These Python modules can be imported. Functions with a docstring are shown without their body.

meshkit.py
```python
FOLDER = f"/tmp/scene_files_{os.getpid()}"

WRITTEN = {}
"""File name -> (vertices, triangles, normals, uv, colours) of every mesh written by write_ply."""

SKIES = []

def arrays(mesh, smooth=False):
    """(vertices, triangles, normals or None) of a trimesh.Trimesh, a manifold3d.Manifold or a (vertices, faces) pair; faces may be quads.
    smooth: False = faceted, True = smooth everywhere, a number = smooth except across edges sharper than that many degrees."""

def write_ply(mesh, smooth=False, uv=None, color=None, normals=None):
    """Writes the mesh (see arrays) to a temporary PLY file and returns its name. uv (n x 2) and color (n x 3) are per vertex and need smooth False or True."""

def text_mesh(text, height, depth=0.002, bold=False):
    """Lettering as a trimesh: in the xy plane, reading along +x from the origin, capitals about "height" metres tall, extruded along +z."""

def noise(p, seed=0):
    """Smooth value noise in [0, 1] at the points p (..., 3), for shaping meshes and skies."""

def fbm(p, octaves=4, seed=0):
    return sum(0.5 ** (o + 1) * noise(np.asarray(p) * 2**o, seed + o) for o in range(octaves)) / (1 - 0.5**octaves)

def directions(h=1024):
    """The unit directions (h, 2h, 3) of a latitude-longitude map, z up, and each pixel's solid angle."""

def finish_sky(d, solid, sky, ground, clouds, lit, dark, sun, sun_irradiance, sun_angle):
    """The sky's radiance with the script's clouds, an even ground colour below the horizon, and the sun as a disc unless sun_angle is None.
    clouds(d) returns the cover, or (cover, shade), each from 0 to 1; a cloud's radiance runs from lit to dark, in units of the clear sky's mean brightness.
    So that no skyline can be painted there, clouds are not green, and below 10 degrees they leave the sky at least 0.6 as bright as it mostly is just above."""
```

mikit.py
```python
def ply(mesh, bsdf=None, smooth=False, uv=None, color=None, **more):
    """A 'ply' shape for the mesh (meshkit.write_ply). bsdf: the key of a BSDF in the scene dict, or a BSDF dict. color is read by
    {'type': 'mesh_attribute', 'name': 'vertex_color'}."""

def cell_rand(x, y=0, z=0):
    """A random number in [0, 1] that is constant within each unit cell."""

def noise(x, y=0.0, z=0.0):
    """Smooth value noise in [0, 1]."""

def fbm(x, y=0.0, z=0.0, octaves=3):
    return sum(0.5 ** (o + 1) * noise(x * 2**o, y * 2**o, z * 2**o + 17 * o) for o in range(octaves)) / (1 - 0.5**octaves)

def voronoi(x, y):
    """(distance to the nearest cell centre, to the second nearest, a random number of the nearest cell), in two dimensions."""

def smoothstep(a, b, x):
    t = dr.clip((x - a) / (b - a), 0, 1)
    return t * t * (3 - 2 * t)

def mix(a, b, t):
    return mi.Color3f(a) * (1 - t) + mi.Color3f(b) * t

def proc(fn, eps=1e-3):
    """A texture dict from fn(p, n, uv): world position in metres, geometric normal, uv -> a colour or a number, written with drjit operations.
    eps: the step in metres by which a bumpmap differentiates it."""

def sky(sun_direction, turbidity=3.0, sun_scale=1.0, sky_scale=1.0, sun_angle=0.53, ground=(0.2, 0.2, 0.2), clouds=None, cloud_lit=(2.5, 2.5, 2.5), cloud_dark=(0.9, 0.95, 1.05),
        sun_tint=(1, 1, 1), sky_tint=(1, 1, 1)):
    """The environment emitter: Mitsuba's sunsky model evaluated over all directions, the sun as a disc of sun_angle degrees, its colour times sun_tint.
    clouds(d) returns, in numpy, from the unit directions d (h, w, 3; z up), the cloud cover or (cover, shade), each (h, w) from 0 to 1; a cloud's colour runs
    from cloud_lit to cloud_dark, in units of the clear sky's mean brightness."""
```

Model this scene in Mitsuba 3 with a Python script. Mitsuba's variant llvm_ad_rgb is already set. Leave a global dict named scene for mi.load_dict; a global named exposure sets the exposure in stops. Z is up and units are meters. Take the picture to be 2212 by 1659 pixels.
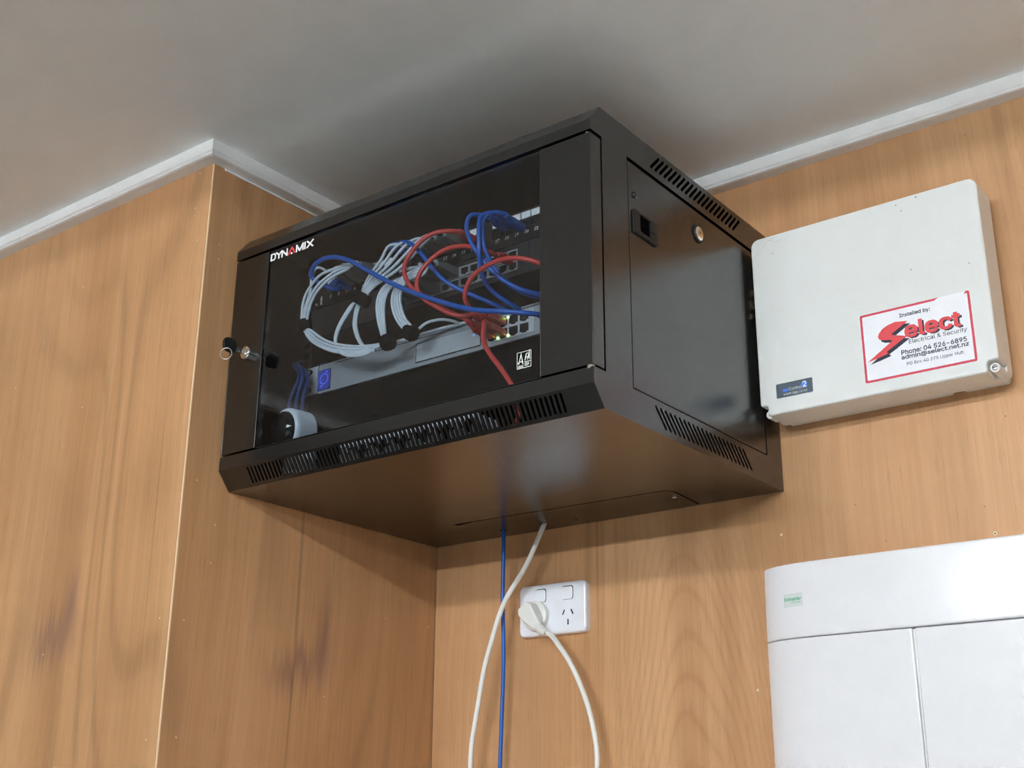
import math
import numpy as np
import trimesh
import drjit as dr
import mitsuba as mi
import mikit
import meshkit
from shapely.geometry import Polygon, Point, LineString, box as sbox
from shapely.ops import unary_union
from shapely import affinity
from scipy.interpolate import CubicSpline
import manifold3d as m3

scene, labels = {}, {}
T = mi.ScalarTransform4f

# ---------------------------------------------------------------- camera, lights, exposure
CAM = np.array([1.29699, -1.50351, -0.42712])
FWD = np.array([-0.572124, 0.748756, 0.334720])
UP = np.array([0.197720, -0.270161, 0.942295])
scene['camera'] = {'type': 'perspective', 'fov': 2 * math.degrees(math.atan(1106 / 2735.17)), 'fov_axis': 'x',
                   'near_clip': 0.02, 'far_clip': 50.0,
                   'to_world': T().look_at(origin=CAM.tolist(), target=(CAM + FWD).tolist(), up=UP.tolist())}
exposure = 2.03
# two rows of ceiling battens: (y of the tube, x from, x to, radiance); their bodies are built further down
LIGHT_ROWS = [(-2.44, 0.10, 2.20, 20.5), (-5.66, -0.20, 2.60, 62.0)]
LIGHT_TINT = (0.945, 1.0, 1.03)

# ---------------------------------------------------------------- measured points (metres)
RED1 = [(0.3535, -0.372, 0.2985), (0.3659, -0.398, 0.2894), (0.3504, -0.415, 0.2872), (0.3265, -0.422, 0.2798), (0.307, -0.428, 0.2558), (0.3049, -0.43, 0.2382), (0.3146, -0.428, 0.2172), (0.329, -0.424, 0.2035), (0.3466, -0.42, 0.1891), (0.3757, -0.414, 0.169), (0.3905, -0.409, 0.1600), (0.388, -0.384, 0.1560)]
RED2 = [(0.4153, -0.372, 0.2505), (0.4254, -0.396, 0.2405), (0.4249, -0.412, 0.2401), (0.4072, -0.42, 0.2477), (0.3816, -0.424, 0.2538), (0.3581, -0.428, 0.2491), (0.3371, -0.432, 0.2325), (0.3304, -0.434, 0.2147), (0.3363, -0.432, 0.1969), (0.3529, -0.427, 0.1823), (0.3764, -0.42, 0.1668), (0.3950, -0.413, 0.1628), (0.4050, -0.402, 0.1675), (0.4045, -0.382, 0.1707)]
RED3 = [(0.516, -0.4, 0.1901), (0.5079, -0.418, 0.1981), (0.492, -0.428, 0.205), (0.4663, -0.432, 0.2107), (0.442, -0.433, 0.2089), (0.4201, -0.432, 0.2025), (0.4069, -0.43, 0.1903), (0.4017, -0.426, 0.1785), (0.4008, -0.418, 0.1723), (0.3965, -0.405, 0.1690), (0.3895, -0.395, 0.1712), (0.388, -0.380, 0.1707)]
RED4 = [(0.4045, -0.380, 0.1555), (0.4110, -0.400, 0.1540), (0.4205, -0.412, 0.1455), (0.4263, -0.42, 0.1321), (0.4303, -0.425, 0.1198), (0.4435, -0.43, 0.0977), (0.4653, -0.434, 0.0711), (0.4782, -0.435, 0.0529), (0.4819, -0.434, 0.0458), (0.4836, -0.4325, 0.034), (0.4848, -0.4270, 0.0200), (0.4700, -0.4150, 0.0095), (0.43, -0.385, 0.0075), (0.38, -0.35, 0.0075)]
BLU1 = [(0.1301, -0.376, 0.2908), (0.1394, -0.4, 0.2714), (0.123, -0.418, 0.2859), (0.1268, -0.422, 0.2896), (0.135, -0.426, 0.2946), (0.1542, -0.43, 0.2977), (0.1812, -0.433, 0.2925), (0.2097, -0.435, 0.2793), (0.2394, -0.436, 0.2593), (0.2775, -0.436, 0.2328), (0.314, -0.436, 0.2098), (0.3482, -0.435, 0.1909), (0.3923, -0.434, 0.169), (0.4253, -0.432, 0.1556), (0.4598, -0.428, 0.1466), (0.4879, -0.414, 0.142), (0.4937, -0.4, 0.1435), (0.4893, -0.38, 0.1469)]
BLU2 = [(0.231, -0.374, 0.317), (0.2591, -0.396, 0.3035), (0.2869, -0.41, 0.293), (0.3063, -0.415, 0.2795), (0.3236, -0.415, 0.26), (0.3356, -0.412, 0.2423), (0.3517, -0.406, 0.2229), (0.3709, -0.396, 0.2081), (0.3916, -0.38, 0.1962), (0.4063, -0.365, 0.1882), (0.4007, -0.335, 0.1951), (0.3701, -0.28, 0.2166)]
BLU3 = [(0.409, -0.376, 0.2991), (0.4146, -0.4, 0.2954), (0.4113, -0.418, 0.2913), (0.4074, -0.424, 0.2893), (0.4034, -0.427, 0.2801), (0.4061, -0.427, 0.2603), (0.4156, -0.422, 0.238), (0.4282, -0.413, 0.2165), (0.4441, -0.403, 0.1984), (0.4623, -0.388, 0.1867), (0.4719, -0.37, 0.1854), (0.4698, -0.335, 0.1936), (0.4552, -0.29, 0.2083)]
BLU4 = [(0.4223, -0.376, 0.301), (0.4277, -0.4, 0.2949), (0.4267, -0.418, 0.2885), (0.4234, -0.426, 0.2801), (0.4248, -0.43, 0.2593), (0.4228, -0.426, 0.2316), (0.4189, -0.418, 0.2172), (0.4133, -0.402, 0.206), (0.4174, -0.385, 0.1943), (0.4302, -0.365, 0.1822), (0.419, -0.33, 0.1904), (0.3952, -0.28, 0.2074)]
BLU5 = [(0.4333, -0.376, 0.2918), (0.4393, -0.398, 0.2916), (0.4328, -0.412, 0.2902), (0.4251, -0.42, 0.2821), (0.4254, -0.424, 0.2615), (0.4263, -0.422, 0.2433), (0.4282, -0.416, 0.2302), (0.4335, -0.406, 0.2139), (0.443, -0.396, 0.1984), (0.4563, -0.38, 0.1878), (0.4661, -0.362, 0.1861), (0.4627, -0.325, 0.1961), (0.4461, -0.28, 0.2131)]
GA = [[(0.1915, -0.374, 0.2957), (0.2058, -0.396, 0.2916), (0.1995, -0.406, 0.2891), (0.1819, -0.41, 0.2903), (0.1588, -0.414, 0.2877), (0.1377, -0.416, 0.2841), (0.1245, -0.416, 0.2758), (0.112, -0.414, 0.2669), (0.1039, -0.412, 0.2546), (0.1004, -0.41, 0.2422), (0.0989, -0.408, 0.2299), (0.0999, -0.406, 0.2212), (0.1046, -0.405, 0.2119), (0.1155, -0.405, 0.1988), (0.1346, -0.405, 0.185), (0.1631, -0.404, 0.171), (0.1961, -0.402, 0.1626), (0.2201, -0.4, 0.1618), (0.2395, -0.399, 0.1637), (0.2497, -0.398, 0.1671)], [(0.1794, -0.374, 0.2947), (0.1925, -0.396, 0.291), (0.1875, -0.406, 0.2887), (0.1696, -0.411, 0.2859), (0.1509, -0.415, 0.2788), (0.1321, -0.416, 0.2684), (0.1209, -0.415, 0.2567), (0.1119, -0.412, 0.244), (0.1048, -0.409, 0.2281), (0.1039, -0.407, 0.2199), (0.1113, -0.406, 0.2111), (0.1292, -0.406, 0.1958), (0.1521, -0.406, 0.1822), (0.1745, -0.405, 0.1732), (0.2089, -0.402, 0.1658), (0.2328, -0.4, 0.1629), (0.2485, -0.398, 0.1664)], [(0.1686, -0.374, 0.2933), (0.1832, -0.396, 0.2893), (0.1856, -0.408, 0.2858), (0.1667, -0.413, 0.279), (0.1495, -0.417, 0.2699), (0.1362, -0.418, 0.2602), (0.1253, -0.416, 0.2499), (0.1166, -0.413, 0.2372), (0.1107, -0.41, 0.2263), (0.1079, -0.408, 0.2187), (0.1165, -0.407, 0.2116), (0.1367, -0.408, 0.1965), (0.1598, -0.407, 0.1832), (0.1851, -0.405, 0.1742), (0.2097, -0.403, 0.1683), (0.239, -0.4, 0.1655), (0.2478, -0.398, 0.1679)], [(0.1412, -0.374, 0.2909), (0.1428, -0.39, 0.2944), (0.1301, -0.4, 0.2997), (0.1254, -0.408, 0.3018), (0.1208, -0.412, 0.2967), (0.1181, -0.413, 0.2851), (0.1182, -0.413, 0.2721), (0.1168, -0.413, 0.2638), (0.1061, -0.41, 0.2461), (0.1002, -0.407, 0.2299), (0.0999, -0.405, 0.2216), (0.1064, -0.404, 0.2118), (0.1216, -0.404, 0.1966), (0.1433, -0.404, 0.1828), (0.1673, -0.403, 0.1729), (0.2015, -0.401, 0.1647), (0.2265, -0.4, 0.1624), (0.2475, -0.397, 0.1675)]]
GB = [[(0.3224, -0.374, 0.2978), (0.3271, -0.396, 0.2928), (0.2865, -0.412, 0.2873), (0.2536, -0.418, 0.2765), (0.2311, -0.416, 0.2582), (0.2121, -0.41, 0.2403), (0.2041, -0.407, 0.2344), (0.1974, -0.406, 0.2329), (0.1845, -0.405, 0.2215), (0.1704, -0.404, 0.2073), (0.1627, -0.404, 0.1892), (0.1663, -0.404, 0.1755), (0.1799, -0.404, 0.1632), (0.2061, -0.402, 0.1567), (0.2288, -0.4, 0.1595)], [(0.313, -0.374, 0.2945), (0.3177, -0.396, 0.2906), (0.2893, -0.412, 0.2796), (0.26, -0.418, 0.2707), (0.235, -0.416, 0.2544), (0.214, -0.41, 0.2382), (0.206, -0.407, 0.2324), (0.1957, -0.406, 0.2321), (0.1824, -0.405, 0.222), (0.1688, -0.404, 0.2077), (0.1619, -0.404, 0.1894), (0.1673, -0.404, 0.1753), (0.182, -0.404, 0.1627), (0.206, -0.402, 0.1575), (0.2288, -0.4, 0.1595)], [(0.3085, -0.374, 0.2878), (0.3132, -0.396, 0.2839), (0.2991, -0.412, 0.2749), (0.2688, -0.418, 0.2653), (0.2402, -0.416, 0.2509), (0.2162, -0.41, 0.2363), (0.2082, -0.407, 0.2304), (0.194, -0.406, 0.2314), (0.1803, -0.405, 0.2225), (0.1672, -0.404, 0.2081), (0.1611, -0.404, 0.1896), (0.1684, -0.404, 0.175), (0.184, -0.404, 0.1622), (0.206, -0.402, 0.1583), (0.2288, -0.4, 0.1595)], [(0.3039, -0.374, 0.281), (0.3087, -0.396, 0.2783), (0.3017, -0.412, 0.2682), (0.2764, -0.418, 0.2592), (0.2448, -0.416, 0.2476), (0.2182, -0.41, 0.2351), (0.2102, -0.407, 0.2293), (0.2039, -0.404, 0.2279), (0.1973, -0.402, 0.2154), (0.1967, -0.402, 0.2016), (0.2032, -0.402, 0.1823), (0.2155, -0.402, 0.1658), (0.2313, -0.4, 0.1586)], [(0.2993, -0.374, 0.2763), (0.3042, -0.396, 0.2726), (0.3044, -0.412, 0.2616), (0.2839, -0.418, 0.2532), (0.2497, -0.416, 0.2443), (0.2208, -0.41, 0.2341), (0.2128, -0.407, 0.2282), (0.2003, -0.404, 0.2289), (0.1937, -0.402, 0.2162), (0.193, -0.402, 0.2025), (0.2001, -0.402, 0.183), (0.214, -0.402, 0.1662), (0.2313, -0.4, 0.1586)]]
GC = [[(0.2761, -0.374, 0.2527), (0.2751, -0.392, 0.2514), (0.2697, -0.402, 0.2492), (0.2584, -0.408, 0.2435), (0.2475, -0.411, 0.2331), (0.2421, -0.411, 0.2208), (0.2406, -0.408, 0.2026), (0.2432, -0.405, 0.1855), (0.2451, -0.4, 0.1721), (0.2523, -0.398, 0.1634)], [(0.2803, -0.374, 0.2527), (0.2788, -0.392, 0.2515), (0.272, -0.402, 0.2486), (0.2619, -0.408, 0.2426), (0.2518, -0.411, 0.232), (0.2464, -0.411, 0.2197), (0.2444, -0.408, 0.2017), (0.246, -0.405, 0.1848), (0.2468, -0.4, 0.1718), (0.2523, -0.398, 0.1634)], [(0.2844, -0.374, 0.2527), (0.2825, -0.392, 0.2517), (0.2743, -0.402, 0.248), (0.2654, -0.408, 0.2417), (0.256, -0.411, 0.2309), (0.2506, -0.411, 0.2186), (0.2481, -0.408, 0.2007), (0.2488, -0.405, 0.1841), (0.2484, -0.4, 0.1714), (0.2523, -0.398, 0.1634)], [(0.2885, -0.374, 0.2528), (0.2861, -0.392, 0.2518), (0.2767, -0.402, 0.2473), (0.2689, -0.408, 0.2407), (0.2602, -0.411, 0.2298), (0.2548, -0.411, 0.2175), (0.2519, -0.408, 0.1998), (0.2516, -0.405, 0.1835), (0.2501, -0.4, 0.171), (0.2523, -0.398, 0.1634)]]
GD = [[(0.3306, -0.374, 0.2597), (0.3266, -0.394, 0.2553), (0.3113, -0.406, 0.2521), (0.2942, -0.413, 0.2445), (0.28, -0.414, 0.2343), (0.2707, -0.413, 0.2205), (0.269, -0.41, 0.2046), (0.2739, -0.406, 0.1883), (0.2822, -0.4, 0.1749), (0.2901, -0.398, 0.1698)], [(0.332, -0.374, 0.255), (0.328, -0.394, 0.251), (0.3131, -0.406, 0.2487), (0.2971, -0.413, 0.242), (0.2838, -0.414, 0.2333), (0.2751, -0.413, 0.2194), (0.274, -0.41, 0.2033), (0.279, -0.406, 0.1871), (0.2867, -0.4, 0.1745), (0.2901, -0.398, 0.1698)], [(0.3333, -0.374, 0.2503), (0.3293, -0.394, 0.2466), (0.3148, -0.406, 0.2452), (0.3, -0.413, 0.2396), (0.2875, -0.414, 0.2323), (0.2794, -0.413, 0.2183), (0.2789, -0.41, 0.2021), (0.2841, -0.406, 0.1858), (0.2911, -0.4, 0.174), (0.2901, -0.398, 0.1698)], [(0.3346, -0.374, 0.2456), (0.3307, -0.394, 0.2423), (0.3165, -0.406, 0.2418), (0.303, -0.413, 0.2372), (0.2911, -0.414, 0.2313), (0.2837, -0.413, 0.2172), (0.2838, -0.41, 0.2008), (0.2892, -0.406, 0.1846), (0.2955, -0.4, 0.1736), (0.2901, -0.398, 0.1698)]]
GE = [(0.2865, -0.394, 0.172), (0.2958, -0.39, 0.1758), (0.3037, -0.386, 0.1829), (0.3142, -0.382, 0.1859), (0.3276, -0.376, 0.1861), (0.3371, -0.368, 0.1836), (0.3337, -0.35, 0.1865), (0.3076, -0.31, 0.2021)]
GF = [(0.2466, -0.392, 0.1666), (0.2536, -0.38, 0.1727), (0.2775, -0.372, 0.1773), (0.303, -0.366, 0.181), (0.3322, -0.362, 0.182), (0.3468, -0.352, 0.1865), (0.3263, -0.31, 0.2084)]
TIE = [(0.1056, -0.407, 0.222), (0.2114, -0.408, 0.2332), (0.2523, -0.399, 0.1656), (0.2892, -0.397, 0.1709)]
BB = [[(0.0931, -0.385, 0.1862), (0.0883, -0.39, 0.1655), (0.0825, -0.395, 0.1385), (0.078, -0.397, 0.1125), (0.0732, -0.397, 0.0872), (0.0658, -0.392, 0.0716)], [(0.0944, -0.385, 0.1865), (0.0906, -0.39, 0.165), (0.0871, -0.395, 0.1376), (0.0844, -0.397, 0.1112), (0.0805, -0.397, 0.0858), (0.0731, -0.392, 0.0702)], [(0.0957, -0.385, 0.1869), (0.0929, -0.39, 0.1645), (0.0916, -0.395, 0.1367), (0.0908, -0.397, 0.1099), (0.0877, -0.397, 0.0845), (0.0804, -0.392, 0.0689)], [(0.097, -0.385, 0.1873), (0.0952, -0.39, 0.164), (0.0961, -0.395, 0.1357), (0.0971, -0.397, 0.1087), (0.0949, -0.397, 0.0831), (0.0876, -0.392, 0.0676)]]
CORD = [(0.2343, -0.03, 0.0062), (0.2336, -0.036, -0.0059), (0.213, -0.042, -0.0523), (0.1877, -0.044, -0.087), (0.1668, -0.044, -0.1166), (0.1462, -0.042, -0.1634), (0.1308, -0.04, -0.2052), (0.1174, -0.038, -0.2631), (0.1081, -0.036, -0.3013), (0.1047, -0.035, -0.3389)]
CORD2 = [(0.3187, -0.03, -0.3436), (0.3178, -0.03, -0.3144), (0.3073, -0.03, -0.2685), (0.2903, -0.03, -0.2274), (0.2735, -0.03, -0.1979), (0.2579, -0.03, -0.1775), (0.2414, -0.027, -0.1609)]
BLUW = [(0.1617, -0.036, 0.018), (0.1612, -0.035, -0.003), (0.1607, -0.034, -0.0308), (0.1567, -0.03, -0.1056), (0.1561, -0.026, -0.1724), (0.1514, -0.022, -0.2506), (0.1467, -0.02, -0.3392)]
LOGO_S = [(0.8108, 0.1678), (0.8036, 0.169), (0.7948, 0.1703), (0.7847, 0.1679), (0.7781, 0.1645), (0.7737, 0.1598), (0.7719, 0.1558), (0.773, 0.1522), (0.7775, 0.1498), (0.7845, 0.1487), (0.7891, 0.1479), (0.7872, 0.1453), (0.7781, 0.1393), (0.7563, 0.1255), (0.7687, 0.1278), (0.7836, 0.1314), (0.7808, 0.1336), (0.7946, 0.1411), (0.8081, 0.1486), (0.7942, 0.1529), (0.7886, 0.1551), (0.7997, 0.1614)]
CRACK = [[(0.6131, 0.3081), (0.6185, 0.3141), (0.6242, 0.3137)], [(0.6244, 0.3162), (0.6304, 0.3256), (0.6355, 0.3279), (0.6519, 0.3331), (0.6786, 0.3338)], [(0.6355, 0.3279), (0.6462, 0.3223), (0.6538, 0.3251)], [(0.6308, 0.3317), (0.6355, 0.3279)]]
SPECK = [(0.8112, 0.3257), (0.8373, 0.3293), (0.8172, 0.3162), (0.6393, 0.307), (0.8923, 0.2232), (0.8216, 0.2337)]
NAILS_B = [(0.8636, -0.0911), (0.6585, -0.0902), (0.7315, -0.0829), (0.5925, -0.057), (0.5459, -0.2527), (0.8551, -0.0575), (0.6963, -0.0319), (0.8922, 0.048), (0.6365, 0.0767), (0.8877, 0.4335), (0.7116, 0.4281)]
NAILS_L = [(-0.2651, -0.2021), (-0.4306, 0.2158), (-0.2836, 0.3468), (-0.0208, -0.1751), (-0.0243, -0.3223), (-0.0294, 0.4561), (-0.032, 0.4017), (-0.0207, 0.3486), (-0.2462, 0.1478), (-0.371, 0.277)]
NAILS_R = [(-0.4819, 0.0049), (-0.446, -0.048), (-0.4474, -0.0985), (-0.4818, -0.1771), (-0.4773, -0.3189), (-0.2302, -0.2498), (-0.1119, -0.1264), (-0.1116, -0.0086), (-0.4813, 0.344), (-0.4798, 0.3225), (-0.4683, 0.4604), (-0.0151, -0.1272)]

# ---------------------------------------------------------------- helpers
def key_of(name):
    if name not in scene and not any(k.startswith(name + '__') for k in scene):
        return name
    i = 1
    while f'{name}_{i:03d}' in scene or any(k.startswith(f'{name}_{i:03d}__') for k in scene):
        i += 1
    return f'{name}_{i:03d}'


def tag(key, label=None, cat=None, group=None, kind=None):
    d = {}
    if label: d['label'] = label
    if cat: d['category'] = cat
    if group: d['group'] = group
    if kind: d['kind'] = kind
    labels[key] = d
    return key


def obj(name, mesh, bsdf, parent=None, smooth=False, label=None, **more):
    """one entry of scene, its key parent__name, numbered when taken"""
    key = key_of(f'{parent}__{name}' if parent else name)
    if isinstance(mesh, dict):
        scene[key] = dict(mesh)
    else:
        scene[key] = mikit.ply(mesh, bsdf, smooth, **more)
    if label:
        labels[key] = {'label': label}
    return key


TAKEN = set()


def thing(name, label, cat, group=None):
    key, i = name, 1
    while key in TAKEN:
        key = f'{name}_{i:03d}'
        i += 1
    TAKEN.add(key)
    return tag(key, label, cat, group)


def cat(*ms):
    return trimesh.util.concatenate([m for m in ms if m is not None])


def frame(mesh, O, U, V, N):
    m = np.eye(4)
    m[:3, 0], m[:3, 1], m[:3, 2], m[:3, 3] = U, V, N, O
    mesh = mesh.copy()
    v = mesh.vertices @ m[:3, :3].T + m[:3, 3]
    f = mesh.faces if np.linalg.det(m[:3, :3]) > 0 else mesh.faces[:, ::-1]
    return trimesh.Trimesh(v, f, process=False)


def front(mesh, y): return frame(mesh, (0, y, 0), (1, 0, 0), (0, 0, 1), (0, -1, 0))     # (u, v, w) -> x, z, towards the room
def right(mesh, x): return frame(mesh, (x, 0, 0), (0, 1, 0), (0, 0, 1), (1, 0, 0))      # (u, v, w) -> y, z, towards +x
def down(mesh, z): return frame(mesh, (0, 0, z), (1, 0, 0), (0, 1, 0), (0, 0, -1))      # (u, v, w) -> x, y, downwards


def polys(p):
    return [g for g in getattr(p, 'geoms', [p]) if g.area > 1e-12]


def ext(p, w0, w1):
    ms = []
    for g in polys(p):
        m = trimesh.creation.extrude_polygon(g, w1 - w0, engine='earcut')
        m.apply_translation((0, 0, w0))
        ms.append(m)
    return cat(*ms)


def rrect(x0, y0, x1, y1, r, q=6):
    return sbox(x0 + r, y0 + r, x1 - r, y1 - r).buffer(r, quad_segs=q) if r > 0 else sbox(x0, y0, x1, y1)


def inset(p, d):
    """moves the vertices of a closed ring inward by d along their mitres"""
    a, b, c = np.roll(p, 1, 0), p, np.roll(p, -1, 0)
    e1, e2 = b - a, c - b
    e1 = e1 / np.linalg.norm(e1, axis=1, keepdims=True)
    e2 = e2 / np.linalg.norm(e2, axis=1, keepdims=True)
    n1, n2 = np.stack([-e1[:, 1], e1[:, 0]], 1), np.stack([-e2[:, 1], e2[:, 0]], 1)
    s = n1 + n2
    k = 2.0 / np.maximum((s * s).sum(1, keepdims=True), 0.5)
    return p + d * s * k


def bext(poly, w0, w1, b, n=4, both=False):
    """an extruded outline whose top edge (or both edges) is rounded by b"""
    g = Polygon(poly.exterior)
    ring = np.array(g.exterior.coords)[:-1]
    if not g.exterior.is_ccw:
        ring = ring[::-1]
    keep = np.linalg.norm(ring - np.roll(ring, 1, 0), axis=1) > 1e-6
    ring = ring[keep]
    lv = []
    ang = np.linspace(0, math.pi / 2, n + 1)
    if both:
        for a in ang[::-1]:
            lv.append((b * (1 - math.cos(a)), w0 + b * (1 - math.sin(a))))
        lv.append((0, w0 + 1.4 * b))
    else:
        lv.append((0, w0))
    if w1 - w0 > 3 * b:
        lv.append((0, w1 - 1.4 * b))
    for a in ang:
        lv.append((b * (1 - math.cos(a)), w1 - b * (1 - math.sin(a))))
    lv.append((1.4 * b, w1))
    rings = [np.c_[inset(ring, d) if d > 1e-9 else ring, np.full(len(ring), w)] for d, w in lv]
    m = len(ring)
    v = np.vstack(rings)
    f = []
    j = np.arange(m)
    for i in range(len(rings) - 1):
        a, bb = i * m + j, i * m + (j + 1) % m
        f.append(np.stack([a, bb, bb + m], 1))
        f.append(np.stack([a, bb + m, a + m], 1))
    def cap(i):
        vv, ff = trimesh.creation.triangulate_polygon(Polygon(rings[i][:, :2]), engine='earcut')
        # match back to ring indices
        from scipy.spatial import cKDTree
        ix = cKDTree(rings[i][:, :2]).query(vv)[1]
        ff = ix[ff]
        t = rings[i][:, :2]
        area = np.cross(t[ff[:, 1]] - t[ff[:, 0]], t[ff[:, 2]] - t[ff[:, 0]])
        ff[area < 0] = ff[area < 0][:, ::-1]
        return ff
    top = cap(len(rings) - 1) + (len(rings) - 1) * m
    bot = cap(0)[:, ::-1]
    return trimesh.Trimesh(v, np.vstack(f + [top, bot]), process=False)


def bx(x0, x1, y0, y1, z0, z1):
    m = trimesh.creation.box((abs(x1 - x0), abs(y1 - y0), abs(z1 - z0)))
    m.apply_translation(((x0 + x1) / 2, (y0 + y1) / 2, (z0 + z1) / 2))
    return m


def rbox(x0, x1, y0, y1, z0, z1, r):
    """a box with all its edges rounded"""
    s = m3.Manifold.sphere(r, 16)
    pts = [s.translate((x, y, z)) for x in (x0 + r, x1 - r) for y in (y0 + r, y1 - r) for z in (z0 + r, z1 - r)]
    m = m3.Manifold.batch_hull(pts).to_mesh()
    return trimesh.Trimesh(m.vert_properties[:, :3], m.tri_verts, process=False)


def hull(spheres, seg=20):
    m = m3.Manifold.batch_hull([m3.Manifold.sphere(r, seg).translate(tuple(map(float, p))) for p, r in spheres]).to_mesh()
    return trimesh.Trimesh(m.vert_properties[:, :3], m.tri_verts, process=False)


def cyl(p0, p1, r, r2=None, sides=20):
    """a closed (tapered) cylinder between two points"""
    return tube_raw(np.array([p0, p1], float), np.array([r, r if r2 is None else r2], float), sides)


def tube_raw(p, rad, sides=12):
    t = np.gradient(p, axis=0)
    t /= np.linalg.norm(t, axis=1, keepdims=True) + 1e-12
    a = np.cross(t[0], [0, 0, 1.0] if abs(t[0][2]) < 0.9 else [1.0, 0, 0])
    a /= np.linalg.norm(a)
    A = []
    for i in range(len(p)):
        a = a - t[i] * a.dot(t[i])
        a /= np.linalg.norm(a)
        A.append(a)
    A = np.array(A)
    B = np.cross(t, A)
    ang = np.arange(sides) * 2 * math.pi / sides
    rad = np.broadcast_to(rad, (len(p),))
    v = (p[:, None] + rad[:, None, None] * (np.cos(ang)[None, :, None] * A[:, None] + np.sin(ang)[None, :, None] * B[:, None])).reshape(-1, 3)
    f = []
    j = np.arange(sides)
    for i in range(len(p) - 1):
        q, k = i * sides + j, i * sides + (j + 1) % sides
        f += [np.stack([q, k, k + sides], 1), np.stack([q, k + sides, q + sides], 1)]
    n = len(v)
    v = np.vstack([v, p[0], p[-1]])
    f.append(np.stack([(j + 1) % sides, j, np.full(sides, n)], 1))
    e = (len(p) - 1) * sides
    f.append(np.stack([e + j, e + (j + 1) % sides, np.full(sides, n + 1)], 1))
    return trimesh.Trimesh(v, np.vstack(f), process=False)


def spline(pts, step=0.004):
    p = np.array(pts, float)
    d = np.sqrt(np.linalg.norm(np.diff(p, axis=0), axis=1))
    s = np.r_[0, np.cumsum(d)]
    n = max(8, int(np.linalg.norm(np.diff(p, axis=0), axis=1).sum() / step))
    return CubicSpline(s, p)(np.linspace(0, s[-1], n))


def tube(pts, r, sides=12, step=0.004):
    return tube_raw(spline(pts, step), np.array([r]), sides)


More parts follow.
